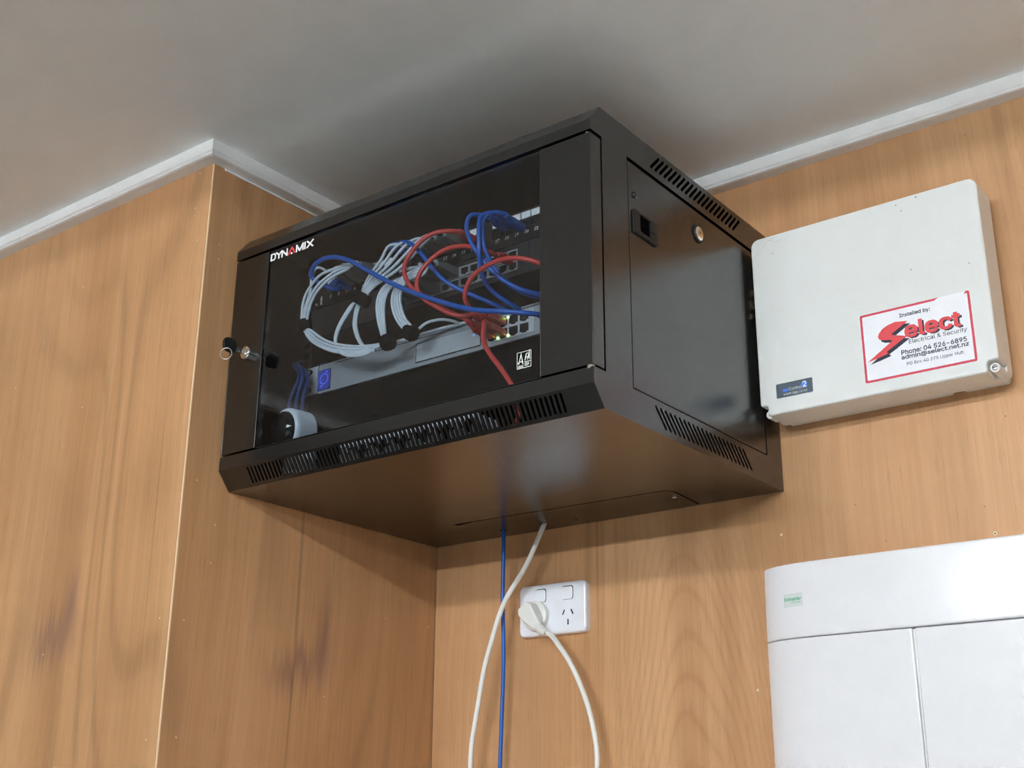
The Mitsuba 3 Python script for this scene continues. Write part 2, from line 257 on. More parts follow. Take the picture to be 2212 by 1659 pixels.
def disc(c, n, r, h, sides=20, dome=0.0):
    """a short cylinder standing on the plane at c, along n; dome rounds its top"""
    c, n = np.array(c, float), np.array(n, float)
    if dome <= 0:
        return cyl(c, c + n * h, r, sides=sides)
    k = np.linspace(0, math.pi / 2, 5)
    p = np.vstack([c] + [c + n * (h - dome + dome * math.sin(a)) for a in k])
    return tube_raw_dir(p, np.r_[r, r * (0.25 + 0.75 * np.cos(k))], n, sides)


def tube_raw_dir(p, rad, n, sides):
    m = tube_raw(np.array([p[0], p[0] + n]), np.array([1.0]), sides)
    ring = m.vertices[:sides] - p[0]
    v = np.vstack([q + ring * r for q, r in zip(p, rad)] + [p[0][None], p[-1][None]])
    f, j = [], np.arange(sides)
    for i in range(len(p) - 1):
        q, k = i * sides + j, i * sides + (j + 1) % sides
        f += [np.stack([q, k, k + sides], 1), np.stack([q, k + sides, q + sides], 1)]
    e = (len(p) - 1) * sides
    f.append(np.stack([(j + 1) % sides, j, np.full(sides, len(v) - 2)], 1))
    f.append(np.stack([e + j, e + (j + 1) % sides, np.full(sides, len(v) - 1)], 1))
    return trimesh.Trimesh(v, np.vstack(f), process=False)


def text(s, u0, u1, v0, h, depth=0.0002, bold=False, slant=0.0):
    """lettering in the (u, v) plane, fitted between u0 and u1, its baseline at v0, capitals h tall"""
    m = meshkit.text_mesh(s, h, depth, bold)
    v = np.array(m.vertices)
    v[:, 0] = (v[:, 0] - v[:, 0].min()) * (u1 - u0) / np.ptp(v[:, 0]) + u0
    v[:, 0] += slant * v[:, 1]
    v[:, 1] += v0
    return trimesh.Trimesh(v, m.faces, process=False)


def rgb(*c): return {'type': 'rgb', 'value': list(c)}


def mat(key, color, rough=0.5, spec=0.5, metal=0.0, coat=0.0, coat_gloss=0.9, sheen=0.0, two=False):
    b = {'type': 'principled', 'base_color': color if isinstance(color, dict) else rgb(*color), 'roughness': rough, 'metallic': metal}
    b['specular'] = spec
    if coat: b['clearcoat'], b['clearcoat_gloss'] = coat, coat_gloss
    scene[key] = {'type': 'twosided', 'bsdf': b} if two else b
    return key


# ---------------------------------------------------------------- materials
STAINS = [(-0.255, -0.503, -0.188, 0.045, 0.030), (-0.215, -0.503, -0.150, 0.016, 0.045), (0.0, -0.285, -0.222, 0.050, 0.026), (0.0, -0.237, -0.180, 0.013, 0.050)]


def plywood(p, n, uv):
    u, z = p.x * 0.97 + p.y * 1.03, p.z
    big = mikit.fbm(u * 2.4, z * 0.8, 3.1, 3) - 0.5
    mid = mikit.fbm(u * 9.0, z * 2.6, 5.3, 2) - 0.5
    w = u + big * 0.085 + mid * 0.010
    band = mikit.fbm(w * 8.0, z * 0.42, 7.0, 3)
    c = mikit.mix((0.490, 0.284, 0.147), (0.605, 0.374, 0.207), mikit.smoothstep(0.25, 0.75, band))
    # nested arches of the sliced growth rings, faint
    field = mikit.noise(w * 5.0, z * 1.25, 2.0) * 7.5 + mikit.noise(w * 11.0, z * 2.2, 6.0) * 1.6 + w * 9.0
    ring = 0.5 + 0.5 * dr.sin(6.2832 * field)
    arch = mikit.smoothstep(0.45, 0.75, mikit.fbm(u * 4.0, z * 1.6, 21.0, 2))
    c = c * (1 - (0.03 + 0.07 * arch) * ring * ring - (0.02 + 0.06 * arch) * mikit.smoothstep(0.72, 1.0, ring))
    # a flame figure in the sheet of the back wall, below the cabinet
    ff = z * 19.0 + dr.square(u - 0.435) * 640.0 + 2.2 * mikit.fbm(u * 12.0, z * 5.0, 31.0, 2)
    fr = 0.5 + 0.5 * dr.sin(6.2832 * ff)
    fm = dr.exp(-dr.square((u - 0.435) / 0.115)) * mikit.smoothstep(0.02, -0.12, z) * mikit.smoothstep(-0.03, -0.01, p.y)
    c = mikit.mix(c, c * mi.Color3f(0.80, 0.72, 0.64), fm * (0.24 * fr + 0.34 * mikit.smoothstep(0.75, 1.0, fr)))
    # soft streaks and a few narrow dark growth lines
    streak = mikit.fbm(w * 42.0, z * 1.0, 1.0, 3)
    c = mikit.mix(c, mi.Color3f(0.400, 0.212, 0.105), 0.24 * mikit.smoothstep(0.54, 0.80, streak))
    c = mikit.mix(c, mi.Color3f(0.680, 0.445, 0.262), 0.20 * mikit.smoothstep(0.46, 0.22, streak))
    line = mikit.noise(w * 95.0, z * 0.75, 5.0)
    gate = mikit.smoothstep(0.50, 0.68, mikit.fbm(u * 7.0, z * 0.9, 15.0, 2))
    c = c * (1 - 0.26 * mikit.smoothstep(0.84, 0.97, line) * gate)
    fibre = mikit.fbm(u * 380.0 + big * 40, z * 10.0, 2.0, 2)
    pore = mikit.noise(u * 900.0, z * 30.0, 4.0)
    c = c * (0.93 + 0.14 * fibre) * (1 - 0.09 * mikit.smoothstep(0.74, 0.95, pore))
    blot = mikit.fbm(u * 3.4, z * 4.0, 12.0, 3)
    c = c * (0.85 + 0.30 * blot) * mi.Color3f(0.985, 0.895, 0.800)
    # purplish feathered marks in the veneer
    for sx, sy, sz, a, b in STAINS:
        near = mikit.smoothstep(0.02, 0.0, dr.abs(p.x - sx) if sx == 0 else dr.abs(p.y - sy))
        du = (p.y - sy) if sx == 0 else (p.x - sx)
        rag = (mikit.noise(u * 260.0, z * 6.0, 8.0) - 0.5) * 0.045
        dz = z - sz + rag - mikit.smoothstep(-a, a, du) * 0.012
        g = dr.exp(-dr.square(du / a) - dr.square(dz / b)) * near
        c = mikit.mix(c, mi.Color3f(0.255, 0.130, 0.098), 0.66 * g)
    return c


def wear(p, n, uv):
    f = mikit.fbm(p.x * 22.0, p.y * 22.0, p.z * 22.0, 4)
    return mikit.mix((0.825, 0.845, 0.840), (0.845, 0.865, 0.860), mikit.smoothstep(0.3, 0.7, f))


mat('mat_plywood', mikit.proc(plywood), 0.48, 0.35)
mat('mat_ceiling', mikit.proc(wear), 0.75, 0.3)
mat('mat_dark_panel', (0.085, 0.062, 0.045), 0.6, 0.3)
mat('mat_trim', (0.80, 0.81, 0.81), 0.4)
mat('mat_edge', (0.66, 0.45, 0.27), 0.55)
mat('mat_vinyl', (0.38, 0.405, 0.405), 0.6, 0.3)
mat('mat_wall_grey', (0.19, 0.21, 0.225), 0.6, 0.3)
scene['mat_black'] = {'type': 'roughplastic', 'distribution': 'beckmann', 'alpha': 0.075, 'int_ior': 1.72, 'diffuse_reflectance': rgb(0.0055, 0.0058, 0.0058)}
mat('mat_black_dull', (0.010, 0.010, 0.010), 0.5, 0.3)
mat('mat_dark_face', (0.019, 0.020, 0.021), 0.5, 0.3)
mat('mat_void', (0.006, 0.006, 0.007), 0.6, 0.2)
mat('mat_chrome', (0.86, 0.85, 0.83), 0.07, 0.5, 1.0)
mat('mat_steel', (0.55, 0.56, 0.57), 0.32, 0.5, 1.0)
mat('mat_cream', (0.715, 0.725, 0.705), 0.34, 0.5)
mat('mat_white', (0.80, 0.795, 0.815), 0.17, 0.55)
mat('mat_socket', (0.82, 0.84, 0.90), 0.18, 0.55)
mat('mat_plug', (0.76, 0.76, 0.72), 0.38, 0.45)
mat('mat_cord', (0.80, 0.79, 0.75), 0.42, 0.4)
mat('mat_gap', (0.010, 0.016, 0.016), 0.6, 0.2)
mat('mat_silver', (0.40, 0.43, 0.46), 0.36, 0.5, 0.35)
mat('mat_silver_light', (0.56, 0.60, 0.64), 0.36, 0.5, 0.3)
mat('mat_paper', (0.84, 0.84, 0.88), 0.45, 0.35)
mat('mat_print_white', (0.86, 0.87, 0.88), 0.5, 0.3)
mat('mat_red_print', (0.72, 0.075, 0.085), 0.45, 0.35)
mat('mat_red_border', (0.62, 0.06, 0.10), 0.45, 0.35)
mat('mat_navy_print', (0.022, 0.026, 0.045), 0.5, 0.3)
mat('mat_green_print', (0.10, 0.40, 0.26), 0.5, 0.3)
mat('mat_tag', (0.66, 0.71, 0.68), 0.25, 0.5)
mat('mat_red_cable', (0.56, 0.055, 0.048), 0.34, 0.5)
mat('mat_blue_cable', (0.012, 0.100, 0.43), 0.34, 0.5)
mat('mat_navy_cable', (0.012, 0.035, 0.13), 0.5, 0.3)
mat('mat_grey_cable', (0.60, 0.66, 0.72), 0.42, 0.4)
mat('mat_boot', (0.150, 0.160, 0.150), 0.25, 0.6)
scene['mat_velcro'] = {'type': 'diffuse', 'reflectance': rgb(0.006, 0.006, 0.006)}
scene['mat_pit'] = {'type': 'diffuse', 'reflectance': rgb(0.003, 0.003, 0.004)}
mat('mat_screen', (0.075, 0.098, 0.130), 0.3, 0.5)
mat('mat_blue_print', (0.06, 0.20, 0.75), 0.4, 0.4)
mat('mat_deep_blue', (0.012, 0.018, 0.11), 0.3, 0.4)
mat('mat_speck', (0.10, 0.11, 0.11), 0.6, 0.2)
mat('mat_crack', (0.60, 0.59, 0.55), 0.6, 0.2)
mat('mat_nail', (0.30, 0.20, 0.10), 0.45, 0.4)
mat('mat_filler', (0.72, 0.60, 0.42), 0.6, 0.2)
mat('mat_lens', (0.004, 0.004, 0.004), 0.05, 0.7)
mat('mat_camera_white', (0.66, 0.72, 0.80), 0.3, 0.5)
scene['mat_glass'] = {'type': 'thindielectric', 'int_ior': 1.38, 'specular_transmittance': rgb(0.68, 0.725, 0.76)}

# ---------------------------------------------------------------- the room
CZ, FZ, YL, XL, XR, YF = 0.485, -1.915, -0.503, -0.77, 5.0, -12.0


def struct(name, mesh, bsdf, **more):
    key = obj(name, mesh, bsdf, **more)
    return tag(key, kind='structure')


struct('ceiling', bx(XL - 0.1, XR + 0.1, YF - 0.1, 0.1, CZ, CZ + 0.05), 'mat_ceiling')
struct('floor', bx(XL - 0.1, XR + 0.1, YF - 0.1, 0.1, FZ - 0.05, FZ), 'mat_vinyl')
struct('wall_back', bx(0.0015, XR, 0.0, 0.02, FZ, CZ), 'mat_plywood')
struct('wall_inner', bx(-0.02, 0.0, YL + 0.002, 0.02, FZ, CZ), 'mat_plywood')
struct('wall_left', bx(XL, -0.002, YL, YL + 0.02, FZ, CZ), 'mat_plywood')
obj('edge_strip', frame(ext(Polygon([(-0.0022, YL + 0.0002), (-0.0016, YL), (-0.0003, YL + 0.0008), (0.0, YL + 0.0022), (-0.004, YL + 0.006)]), FZ, CZ), (0, 0, 0), (1, 0, 0), (0, 1, 0), (0, 0, 1)), 'mat_edge', 'wall_left', label='pale raw edge of the plywood at the outer corner')
struct('wall_far_left', bx(XL - 0.02, XL, YF, YL + 0.02, FZ, CZ), 'mat_dark_panel')
struct('wall_right', bx(XR, XR + 0.02, YF, 0.02, FZ, CZ), 'mat_wall_grey')
struct('wall_front', bx(XL, XR, YF - 0.02, YF, FZ, CZ), 'mat_wall_grey')

# square white trim under the ceiling, mitred at the corners; profile in (distance from the wall, height)
PROF = np.array([(0, CZ), (0.0225, CZ), (0.0225, 0.4685), (0.0205, 0.4662), (0.0195, 0.4640), (0.0165, 0.4632), (0.0, 0.4626)])


def trim(a, b, na, nb):
    """from the wall corner a to b; na, nb = shift per metre of distance from the wall at each end"""
    rows = []
    for c, n in ((a, na), (b, nb)):
        rows.append(np.array([(c[0] + n[0] * t, c[1] + n[1] * t, z) for t, z in PROF]))
    m, v = len(PROF), np.vstack(rows)
    j = np.arange(m)
    f = [np.stack([j, (j + 1) % m, (j + 1) % m + m], 1), np.stack([j, (j + 1) % m + m, j + m], 1)]
    for k in range(1, m - 1):
        f.append(np.array([[0, k + 1, k], [m, m + k, m + k + 1]]))
    mesh = trimesh.Trimesh(v, np.vstack(f), process=False)
    mesh.fix_normals()
    return mesh


struct('trim_1', cat(trim((XL, YL), (-0.445, YL), (1, -1), (0, -1)), trim((-0.4444, YL), (0, YL), (0, -1), (1, -1))), 'mat_trim')
struct('trim_2', trim((0, YL), (0, 0), (1, -1), (1, -1)), 'mat_trim')
obj('caulk', bx(0.0, 0.0022, YL + 0.02, -0.002, 0.4598, 0.4624), 'mat_print_white', 'trim_2', label='thin white bead of caulk under the trim')
struct('trim_3', trim((0, 0), (XR, 0), (1, -1), (-1, -1)), 'mat_trim')
struct('trim_4', trim((XL, YL), (XL, YF), (1, -1), (1, 1)), 'mat_trim')

# nail heads, old screw holes and spots of filler in the plywood
for i, (x, z) in enumerate(NAILS_B):
    big = i in (0, 1, 3, 4)
    obj('screw_hole' if i < 2 else 'nail', disc((x, 0.0002, z), (0, -1, 0), 0.0024 if i == 0 else 0.0017 if big else 0.0010, 0.0006, 12), 'mat_filler' if big else 'mat_nail', 'wall_back')
    if i < 2:
        obj('hole', disc((x, 0.0, z), (0, -1, 0), 0.0008, 0.0009, 10), 'mat_gap', 'wall_back__' + ('screw_hole' if i == 0 else 'screw_hole_001'))
for x, z in NAILS_L:
    obj('nail', disc((x, YL + 0.0002, z), (0, -1, 0), 0.0011, 0.0006, 10), 'mat_filler', 'wall_left')
for y, z in NAILS_R:
    obj('nail', disc((-0.0002, y, z), (1, 0, 0), 0.0011, 0.0006, 10), 'mat_filler', 'wall_inner')

# ceiling battens with opal diffusers (behind the camera)
for i, (y, x0, x1, power) in enumerate(LIGHT_ROWS):
    t = thing('ceiling_light', ['nearer white batten light on the ceiling', 'farther long white batten light on the ceiling'][i], 'light')
    obj('housing', bx(x0 - 0.02, x1 + 0.02, y - 0.04, y + 0.04, CZ - 0.016, CZ - 0.0005), 'mat_trim', t)
    k = obj('diffuser', rbox(x0, x1, y - 0.028, y + 0.028, CZ - 0.060, CZ - 0.016, 0.012), 'mat_print_white', t, label='lit opal diffuser')
    scene[k]['emitter'] = {'type': 'area', 'radiance': rgb(*(power * c for c in LIGHT_TINT))}

# ---------------------------------------------------------------- the network cabinet: x 0.001..0.6, y -0.448..0, z 0..0.369
CX0, CX1, CD, CH, CCZ, CCY, TH = 0.0012, 0.600, -0.448, 0.369, 0.0243, 0.0197, 0.0014
cab = thing('network_cabinet', 'black steel wall-mounted network cabinet with a glass door, high in the corner', 'network cabinet')
BLK = 'mat_black'


def slot(cx, cy, length, width, deg):
    return affinity.rotate(LineString([(cx - length / 2, cy), (cx + length / 2, cy)]).buffer(width / 2, quad_segs=4), deg, origin=(cx, cy))


outline = Polygon([(CD + CCY, 0), (0, 0), (0, CH), (CD + CCY, CH), (CD, CH - CCZ), (CD, 0.331), (-0.4245, 0.331), (-0.4245, 0.0425), (CD, 0.0425), (CD, CCZ)])
opening = sbox(-0.3705, 0.0390, -0.0425, 0.3305)
slots = [slot(-0.3052 + 0.01053 * i, 0.3509, 0.0275, 0.0040, 45) for i in range(21)] + [slot(-0.3112 + 0.01053 * i, 0.0197, 0.0295, 0.0038, -45) for i in range(21)]
obj('side_frame', right(ext(outline.difference(unary_union([opening] + slots)), -TH, 0), CX1), BLK, cab)
obj('side_frame', right(ext(outline, 0, TH), CX0), BLK, cab)
sp = obj('side_panel', right(bext(sbox(-0.3688, 0.0405, -0.0440, 0.3262), -0.004, -0.0002, 0.0010, 3), CX1), BLK, cab, smooth=25)
obj('panel_lip', right(ext(sbox(-0.375, 0.030, -0.036, 0.338).difference(sbox(-0.366, 0.043, -0.047, 0.3235)), -0.0075, -0.0055), CX1), 'mat_pit', cab)
# latch, lock and screw of the side panel
hole = sbox(-0.3478, 0.2400, -0.3240, 0.2620)
lt = obj('latch', right(ext(rrect(-0.3612, 0.2350, -0.3092, 0.2648, 0.0012).difference(hole), -0.0006, 0.0024), CX1), 'mat_black_dull', sp)
obj('latch_pocket', right(cat(ext(sbox(-0.3478, 0.2400, -0.3240, 0.2620), -0.0005, -0.0001)), CX1), 'mat_pit', sp)
obj('latch_slider', right(ext(rrect(-0.3222, 0.2482, -0.3120, 0.2500, 0.0005), 0.0024, 0.0029), CX1), 'mat_void', sp)
lk = obj('lock_collar', disc((CX1 - 0.0006, -0.2032, 0.2950), (1, 0, 0), 0.0122, 0.0022, 28), 'mat_black_dull', sp)
obj('lock_cylinder', disc((CX1 + 0.001, -0.2032, 0.2950), (1, 0, 0), 0.0096, 0.0030, 28, dome=0.0016), 'mat_chrome', sp, smooth=40)
obj('keyway', bx(CX1 + 0.0038, CX1 + 0.00415, -0.2040, -0.2024, 0.2928, 0.2972), 'mat_void', sp)
obj('screw', disc((CX1 - 0.0006, -0.3552, 0.2852), (1, 0, 0), 0.0042, 0.0034, 14, dome=0.002), BLK, sp, smooth=40)

# bottom: plate with the cable entry hatch, sloped slotted front, short upright lip
hatch = Polygon([(0.124, -0.1075), (0.474, -0.0965), (0.484, -0.082), (0.478, -0.004), (0.124, -0.004)])
obj('bottom_plate', down(ext(sbox(CX0 + TH, CD + CCY, CX1 - TH, -0.0005).difference(hatch), -TH, 0), 0.0), BLK, cab)
gl_holes = unary_union([Point(0.2343, -0.0335).buffer(0.0062), Point(0.1617, -0.036).buffer(0.0052)])
hp = obj('entry_hatch', down(ext(unary_union([hatch.buffer(-0.0024, join_style=2), sbox(0.1236, -0.1020, 0.1300, -0.0042), sbox(0.1236, -0.0070, 0.4780, -0.0042)]).difference(unary_union([gl_holes, Polygon([(0.120, -0.110), (0.200, -0.110), (0.126, -0.0985)])])), -0.0018, 0.0), 0.0), BLK, cab)
obj('hatch_back', down(ext(sbox(0.105, -0.120, 0.50, -0.003).difference(gl_holes), -0.0042, -0.0026), 0.0), 'mat_pit', cab)
for x, y in ((0.4690, -0.0600), (0.2870, -0.0277)):
    obj('screw', disc((x, y, -0.0003), (0, 0, -1), 0.0034 if x > 0.4 else 0.0022, 0.0018, 14, dome=0.001), 'mat_steel' if x > 0.4 else BLK, hp, smooth=40)
SL = math.hypot(CCZ, CCY)
sl_u, sl_v = np.array([1.0, 0, 0]), np.array([0, -CCY, CCZ]) / SL
sl_n = np.cross(sl_u, sl_v)
fslots = [slot(0.0535 + 0.00675 * i, SL * 0.52, 0.0205, 0.0031, 84) for i in range(75)]
lowplate = sbox(CX0, 0, CX1, SL).difference(unary_union(fslots))
obj('slotted_front', frame(ext(lowplate, -TH, 0), (0, CD + CCY, 0), sl_u, sl_v, sl_n), BLK, cab)
obj('lower_lip', cat(bx(CX0, CX1, CD, CD + TH, CCZ, 0.0425), bx(CX0, CX1, CD, CD + 0.018, 0.0411, 0.0425)), BLK, cab)
# top: plate, sloped front, lip
obj('top_plate', bx(CX0 + TH, CX1 - TH, CD + CCY, -0.0005, CH - TH, CH), BLK, cab)
su = np.array([0, CCY, CCZ]) / SL
obj('sloped_top', frame(ext(sbox(CX0, 0, CX1, SL), -TH, 0), (0, CD, CH - CCZ), sl_u, su, np.cross(sl_u, su)), BLK, cab)
obj('upper_lip', cat(bx(CX0, CX1, CD, CD + TH, 0.331, CH - CCZ), bx(CX0, CX1, CD, CD + 0.018, 0.331, 0.3324)), BLK, cab)
obj('back_panel', bx(CX0 + TH, CX1 - TH, -0.0018, -0.0004, TH, CH - TH), 'mat_void', cab)

# door: two steel stiles, tinted glass between them
DZ0, DZ1, DY = 0.0455, 0.3275, -0.4475
dr0 = cab + '__door'
for x0, x1, xe, xi in ((CX0 + 0.0005, 0.0672, CX0 + 0.0005, 0.0660), (0.5285, 0.5990, 0.5978, 0.5285)):
    obj('stile', cat(bx(x0, x1, DY, DY + 0.0012, DZ0, DZ1), bx(xe, xe + 0.0012, DY + 0.0012, -0.4262, DZ0, DZ1), bx(xi, xi + 0.0012, DY + 0.0012, DY + 0.012, DZ0, DZ1),
                     bx(x0 + 0.0012, x1 - 0.0012, DY + 0.0012, -0.4262, DZ0, DZ0 + 0.0012), bx(x0 + 0.0012, x1 - 0.0012, DY + 0.0012, -0.4262, DZ1 - 0.0012, DZ1),
                     cyl((xe + 0.0006, DY + 0.0007, DZ0), (xe + 0.0006, DY + 0.0007, DZ1), 0.0010, sides=14), cyl((xi + 0.0006, DY + 0.0007, DZ0), (xi + 0.0006, DY + 0.0007, DZ1), 0.0010, sides=14)), BLK, dr0, smooth=30)
GY = DY + 0.0022
obj('glass_pane', trimesh.Trimesh([(0.060, GY, DZ0), (0.536, GY, DZ0), (0.536, GY, DZ1), (0.060, GY, DZ1)], [[0, 1, 2], [0, 2, 3]], process=False), 'mat_glass', dr0)
obj('glass_edge', cat(bx(0.0672, 0.5285, GY + 0.0002, GY + 0.004, DZ0 - 0.0005, DZ0 + 0.0001), bx(0.0672, 0.5285, GY + 0.0002, GY + 0.004, DZ1 - 0.0001, DZ1 + 0.0005)), 'mat_dark_face', dr0)
# white lettering with a red letter, and the square mark low on the glass
H = 0.0112
w_ = (0.1534 - 0.0685) / 7.35


def stroke(pts, w): return LineString(pts).buffer(w / 2, cap_style=2, join_style=2)


SW = 0.0026


def word(x):
    g, z0, z1 = [], 0.3122, 0.3122 + H
    m = (z0 + z1) / 2
    g.append(Polygon([(x, z0), (x, z1), (x + 0.0075, z1), (x + 0.0106, z1 - 0.0028), (x + 0.0106, z0 + 0.0028), (x + 0.0075, z0)]).difference(
        Polygon([(x + 0.0028, z0 + 0.0021), (x + 0.0028, z1 - 0.0021), (x + 0.0066, z1 - 0.0021), (x + 0.0080, z1 - 0.0036), (x + 0.0080, z0 + 0.0036), (x + 0.0066, z0 + 0.0021)])))
    a = x + 0.0106
    g += [stroke([(a, z1), (a + 0.0058, m + 0.0002)], SW), stroke([(a + 0.0116, z1), (a + 0.0058, m - 0.0002), (a + 0.0058, z0)], SW)]
    a = x + 0.0228
    g += [stroke([(a, z0), (a, z1)], SW), stroke([(a, z1 - 0.001), (a + 0.0098, z0 + 0.001)], SW), stroke([(a + 0.0098, z0), (a + 0.0098, z1)], SW)]
    c = x + 0.0352
    red = [stroke([(c, z0), (c + 0.0066, z1 - 0.0008)], SW * 1.1), stroke([(c + 0.0132, z0), (c + 0.0066, z1 - 0.0008)], SW * 1.1)]
    g.append(Point(c + 0.0066, z0 + 0.0012).buffer(0.0018))
    a = x + 0.0510
    g += [stroke([(a, z0), (a, z1)], SW), stroke([(a, z1 - 0.0008), (a + 0.0062, z0 + 0.001), (a + 0.0124, z1 - 0.0008)], SW), stroke([(a + 0.0124, z0), (a + 0.0124, z1)], SW)]
    a = x + 0.0672
    g += [stroke([(a, z0), (a, z1)], SW)]
    a = x + 0.0705
    g += [stroke([(a, z0), (a + 0.0128, z1)], SW), stroke([(a, z1), (a + 0.0128, z0)], SW)]
    cut = sbox(0, z0, 1, z1)
    return unary_union(g).intersection(cut), unary_union(red).intersection(cut)


wl, wr = word(0.0690)
obj('lettering', front(ext(wl, 0.0001, 0.0006), GY), 'mat_print_white', dr0, label='white company lettering on the glass')
obj('red_letter', front(ext(wr, 0.0001, 0.0006), GY), 'mat_red_print', dr0, label='red letter of the lettering')
x0, x1, z0, z1 = 0.4953, 0.5153, 0.0612, 0.0812
mk = [sbox(x0, z0, x1, z1).difference(sbox(x0 + 0.0008, z0 + 0.0008, x1 - 0.0008, z1 - 0.0008)),
      stroke([(x0 + 0.0026, z0 + 0.0054), (x0 + 0.0058, z1 - 0.0030), (x0 + 0.0086, z0 + 0.0048)], 0.0014), stroke([(x0 + 0.0038, z0 + 0.0082), (x0 + 0.0078, z0 + 0.0082)], 0.0011),
      stroke([(x0 + 0.0014, z0 + 0.0082), (x0 + 0.0028, z0 + 0.0054)], 0.0011),
      stroke([(x0 + 0.0112, z0 + 0.0086), (x0 + 0.0130, z1 - 0.0040), (x0 + 0.0152, z1 - 0.0028)], 0.0014), stroke([(x0 + 0.0148, z0 + 0.0092), (x0 + 0.0172, z1 - 0.0024), (x0 + 0.0176, z0 + 0.0092)], 0.0013),
      stroke([(x0 + 0.0124, z0 + 0.0122), (x0 + 0.0172, z0 + 0.0122)], 0.0011), stroke([(x0 + 0.0104, z0 + 0.0072), (x0 + 0.0184, z0 + 0.0072)], 0.0010)] + \
     [stroke([(x0 + 0.0106, z0 + zz), (x0 + ww, z0 + zz)], 0.0006) for zz, ww in ((0.0056, 0.0170), (0.0045, 0.0166), (0.0034, 0.0172), (0.0024, 0.0160))] + \
     [stroke([(x0 + 0.0020, z0 + zz), (x0 + ww, z0 + zz)], 0.0006) for zz, ww in ((0.0036, 0.0092), (0.0025, 0.0088), (0.0016, 0.0092))]
obj('square_mark', front(ext(unary_union(mk), 0.0001, 0.0004), GY), 'mat_tag', dr0, label='small white square compliance mark on the glass')
# lock and hinge pins of the door
obj('lock_barrel', disc((0.0436, DY, 0.1812), (0, -1, 0), 0.0094, 0.0110, 24, dome=0.003), 'mat_chrome', dr0, smooth=40)
obj('lock_body', cyl((0.0700, -0.425, 0.1805), (0.0700, -0.4405, 0.1805), 0.0075), 'mat_black_dull', dr0)
obj('hinge_pin', cyl((0.5935, -0.4440, 0.0412), (0.5935, -0.4440, 0.0452), 0.0044, sides=16), 'mat_chrome', dr0, smooth=40)
obj('hinge_pin', cyl((0.5935, -0.4440, 0.3276), (0.5935, -0.4440, 0.3296), 0.0026, sides=16), 'mat_chrome', dr0, smooth=40)
# rack rails inside
for x0 in (0.0440, 0.5370):
    holes = unary_union([sbox(x0 + 0.0045, 0.0507 + 0.01482 * k + 0.003, x0 + 0.0135, 0.0507 + 0.01482 * k + 0.0118) for k in range(18)])
    obj('rack_rail', cat(front(ext(sbox(x0, 0.012, x0 + 0.019, 0.355).difference(holes), 0, 0.0015), -0.3505), bx(x0, x0 + 0.0015, -0.3505, -0.32, 0.012, 0.355)), 'mat_black_dull', cab)

# key left in the door lock, with its ring
kt = thing('key', 'key with a black plastic head left in the lock of the cabinet door', 'key')
obj('blade', bx(0.0428, 0.0444, -0.476, -0.4586, 0.1780, 0.1852), 'mat_chrome', kt)
obj('head', right(bext(rrect(-0.4940, 0.1735, -0.4715, 0.1935, 0.0085), 0.0, 0.0036, 0.0010, 3, both=True), 0.0418), 'mat_black_dull', kt, smooth=40)
rg = thing('key_ring', 'small chrome ring hanging from the black key head', 'key ring')
a = np.linspace(0, 2 * math.pi, 41)
RC, RR = np.array([0.0465, -0.4900, 0.1685]), 0.0080
obj(rg, tube_raw(np.stack([RC[0] + RR * np.cos(a) * 0.85, RC[1] + RR * np.cos(a) * 0.5, RC[2] + RR * np.sin(a)], 1), np.array([0.0008]), 8), 'mat_chrome', None, smooth=True)

# ---------------------------------------------------------------- devices in the rack, front plane y = -0.354
RY = -0.354
pp = thing('patch_panel', 'black numbered patch panel topmost in the rack, with white label tabs', 'patch panel')
obj('face', cat(bx(0.0587, 0.5413, RY, RY + 0.002, 0.2733, 0.3168), bx(0.0587, 0.5413, RY, RY + 0.05, 0.3155, 0.3168), bx(0.0587, 0.5413, RY, RY + 0.05, 0.2733, 0.2746)), 'mat_black_dull', pp)
port_x = [0.0956 + 0.0155 * (n - 1) + 0.0247 * ((n > 8) + (n > 16)) for n in range(1, 25)]
jack = mikit.ply(front(ext(sbox(-0.0070, -0.0062, 0.0070, 0.0068).difference(unary_union([sbox(-0.0058, -0.0040, 0.0058, 0.0040), sbox(-0.0030, -0.0052, 0.0030, -0.0039)])), 0, 0.0016), 0), 'mat_dark_face')
lab = mikit.ply(front(ext(sbox(-0.0070, -0.0046, 0.0070, 0.0046), 0.0, 0.0007), 0), 'mat_print_white')
for n, x in enumerate(port_x, 1):
    obj('jack', {**jack, 'to_world': T().translate((x, RY, 0.2962))}, None, pp)
    obj('label_tab', {**lab, 'to_world': T().translate((x, RY, 0.3090))}, None, pp)
    s = str(n)
    obj('number', front(text(s, x - 0.0014 * len(s) - 0.0002, x + 0.0014 * len(s) + 0.0002, 0.2836, 0.0042, 0.0002, False, 0.25), RY), 'mat_print_white', pp)
vt = text('DYNAMIX', 0, 0.0130, 0, 0.0030, 0.0002, True)
vt = trimesh.Trimesh(np.stack([0.0790 - vt.vertices[:, 1], 0.2775 + vt.vertices[:, 0], vt.vertices[:, 2]], 1), vt.faces, process=False)
obj('side_lettering', front(vt, RY), 'mat_print_white', pp)
obj('screw', disc((0.0680, RY, 0.2795), (0, -1, 0), 0.0030, 0.0024, 14, dome=0.0015), 'mat_chrome', pp, smooth=40)

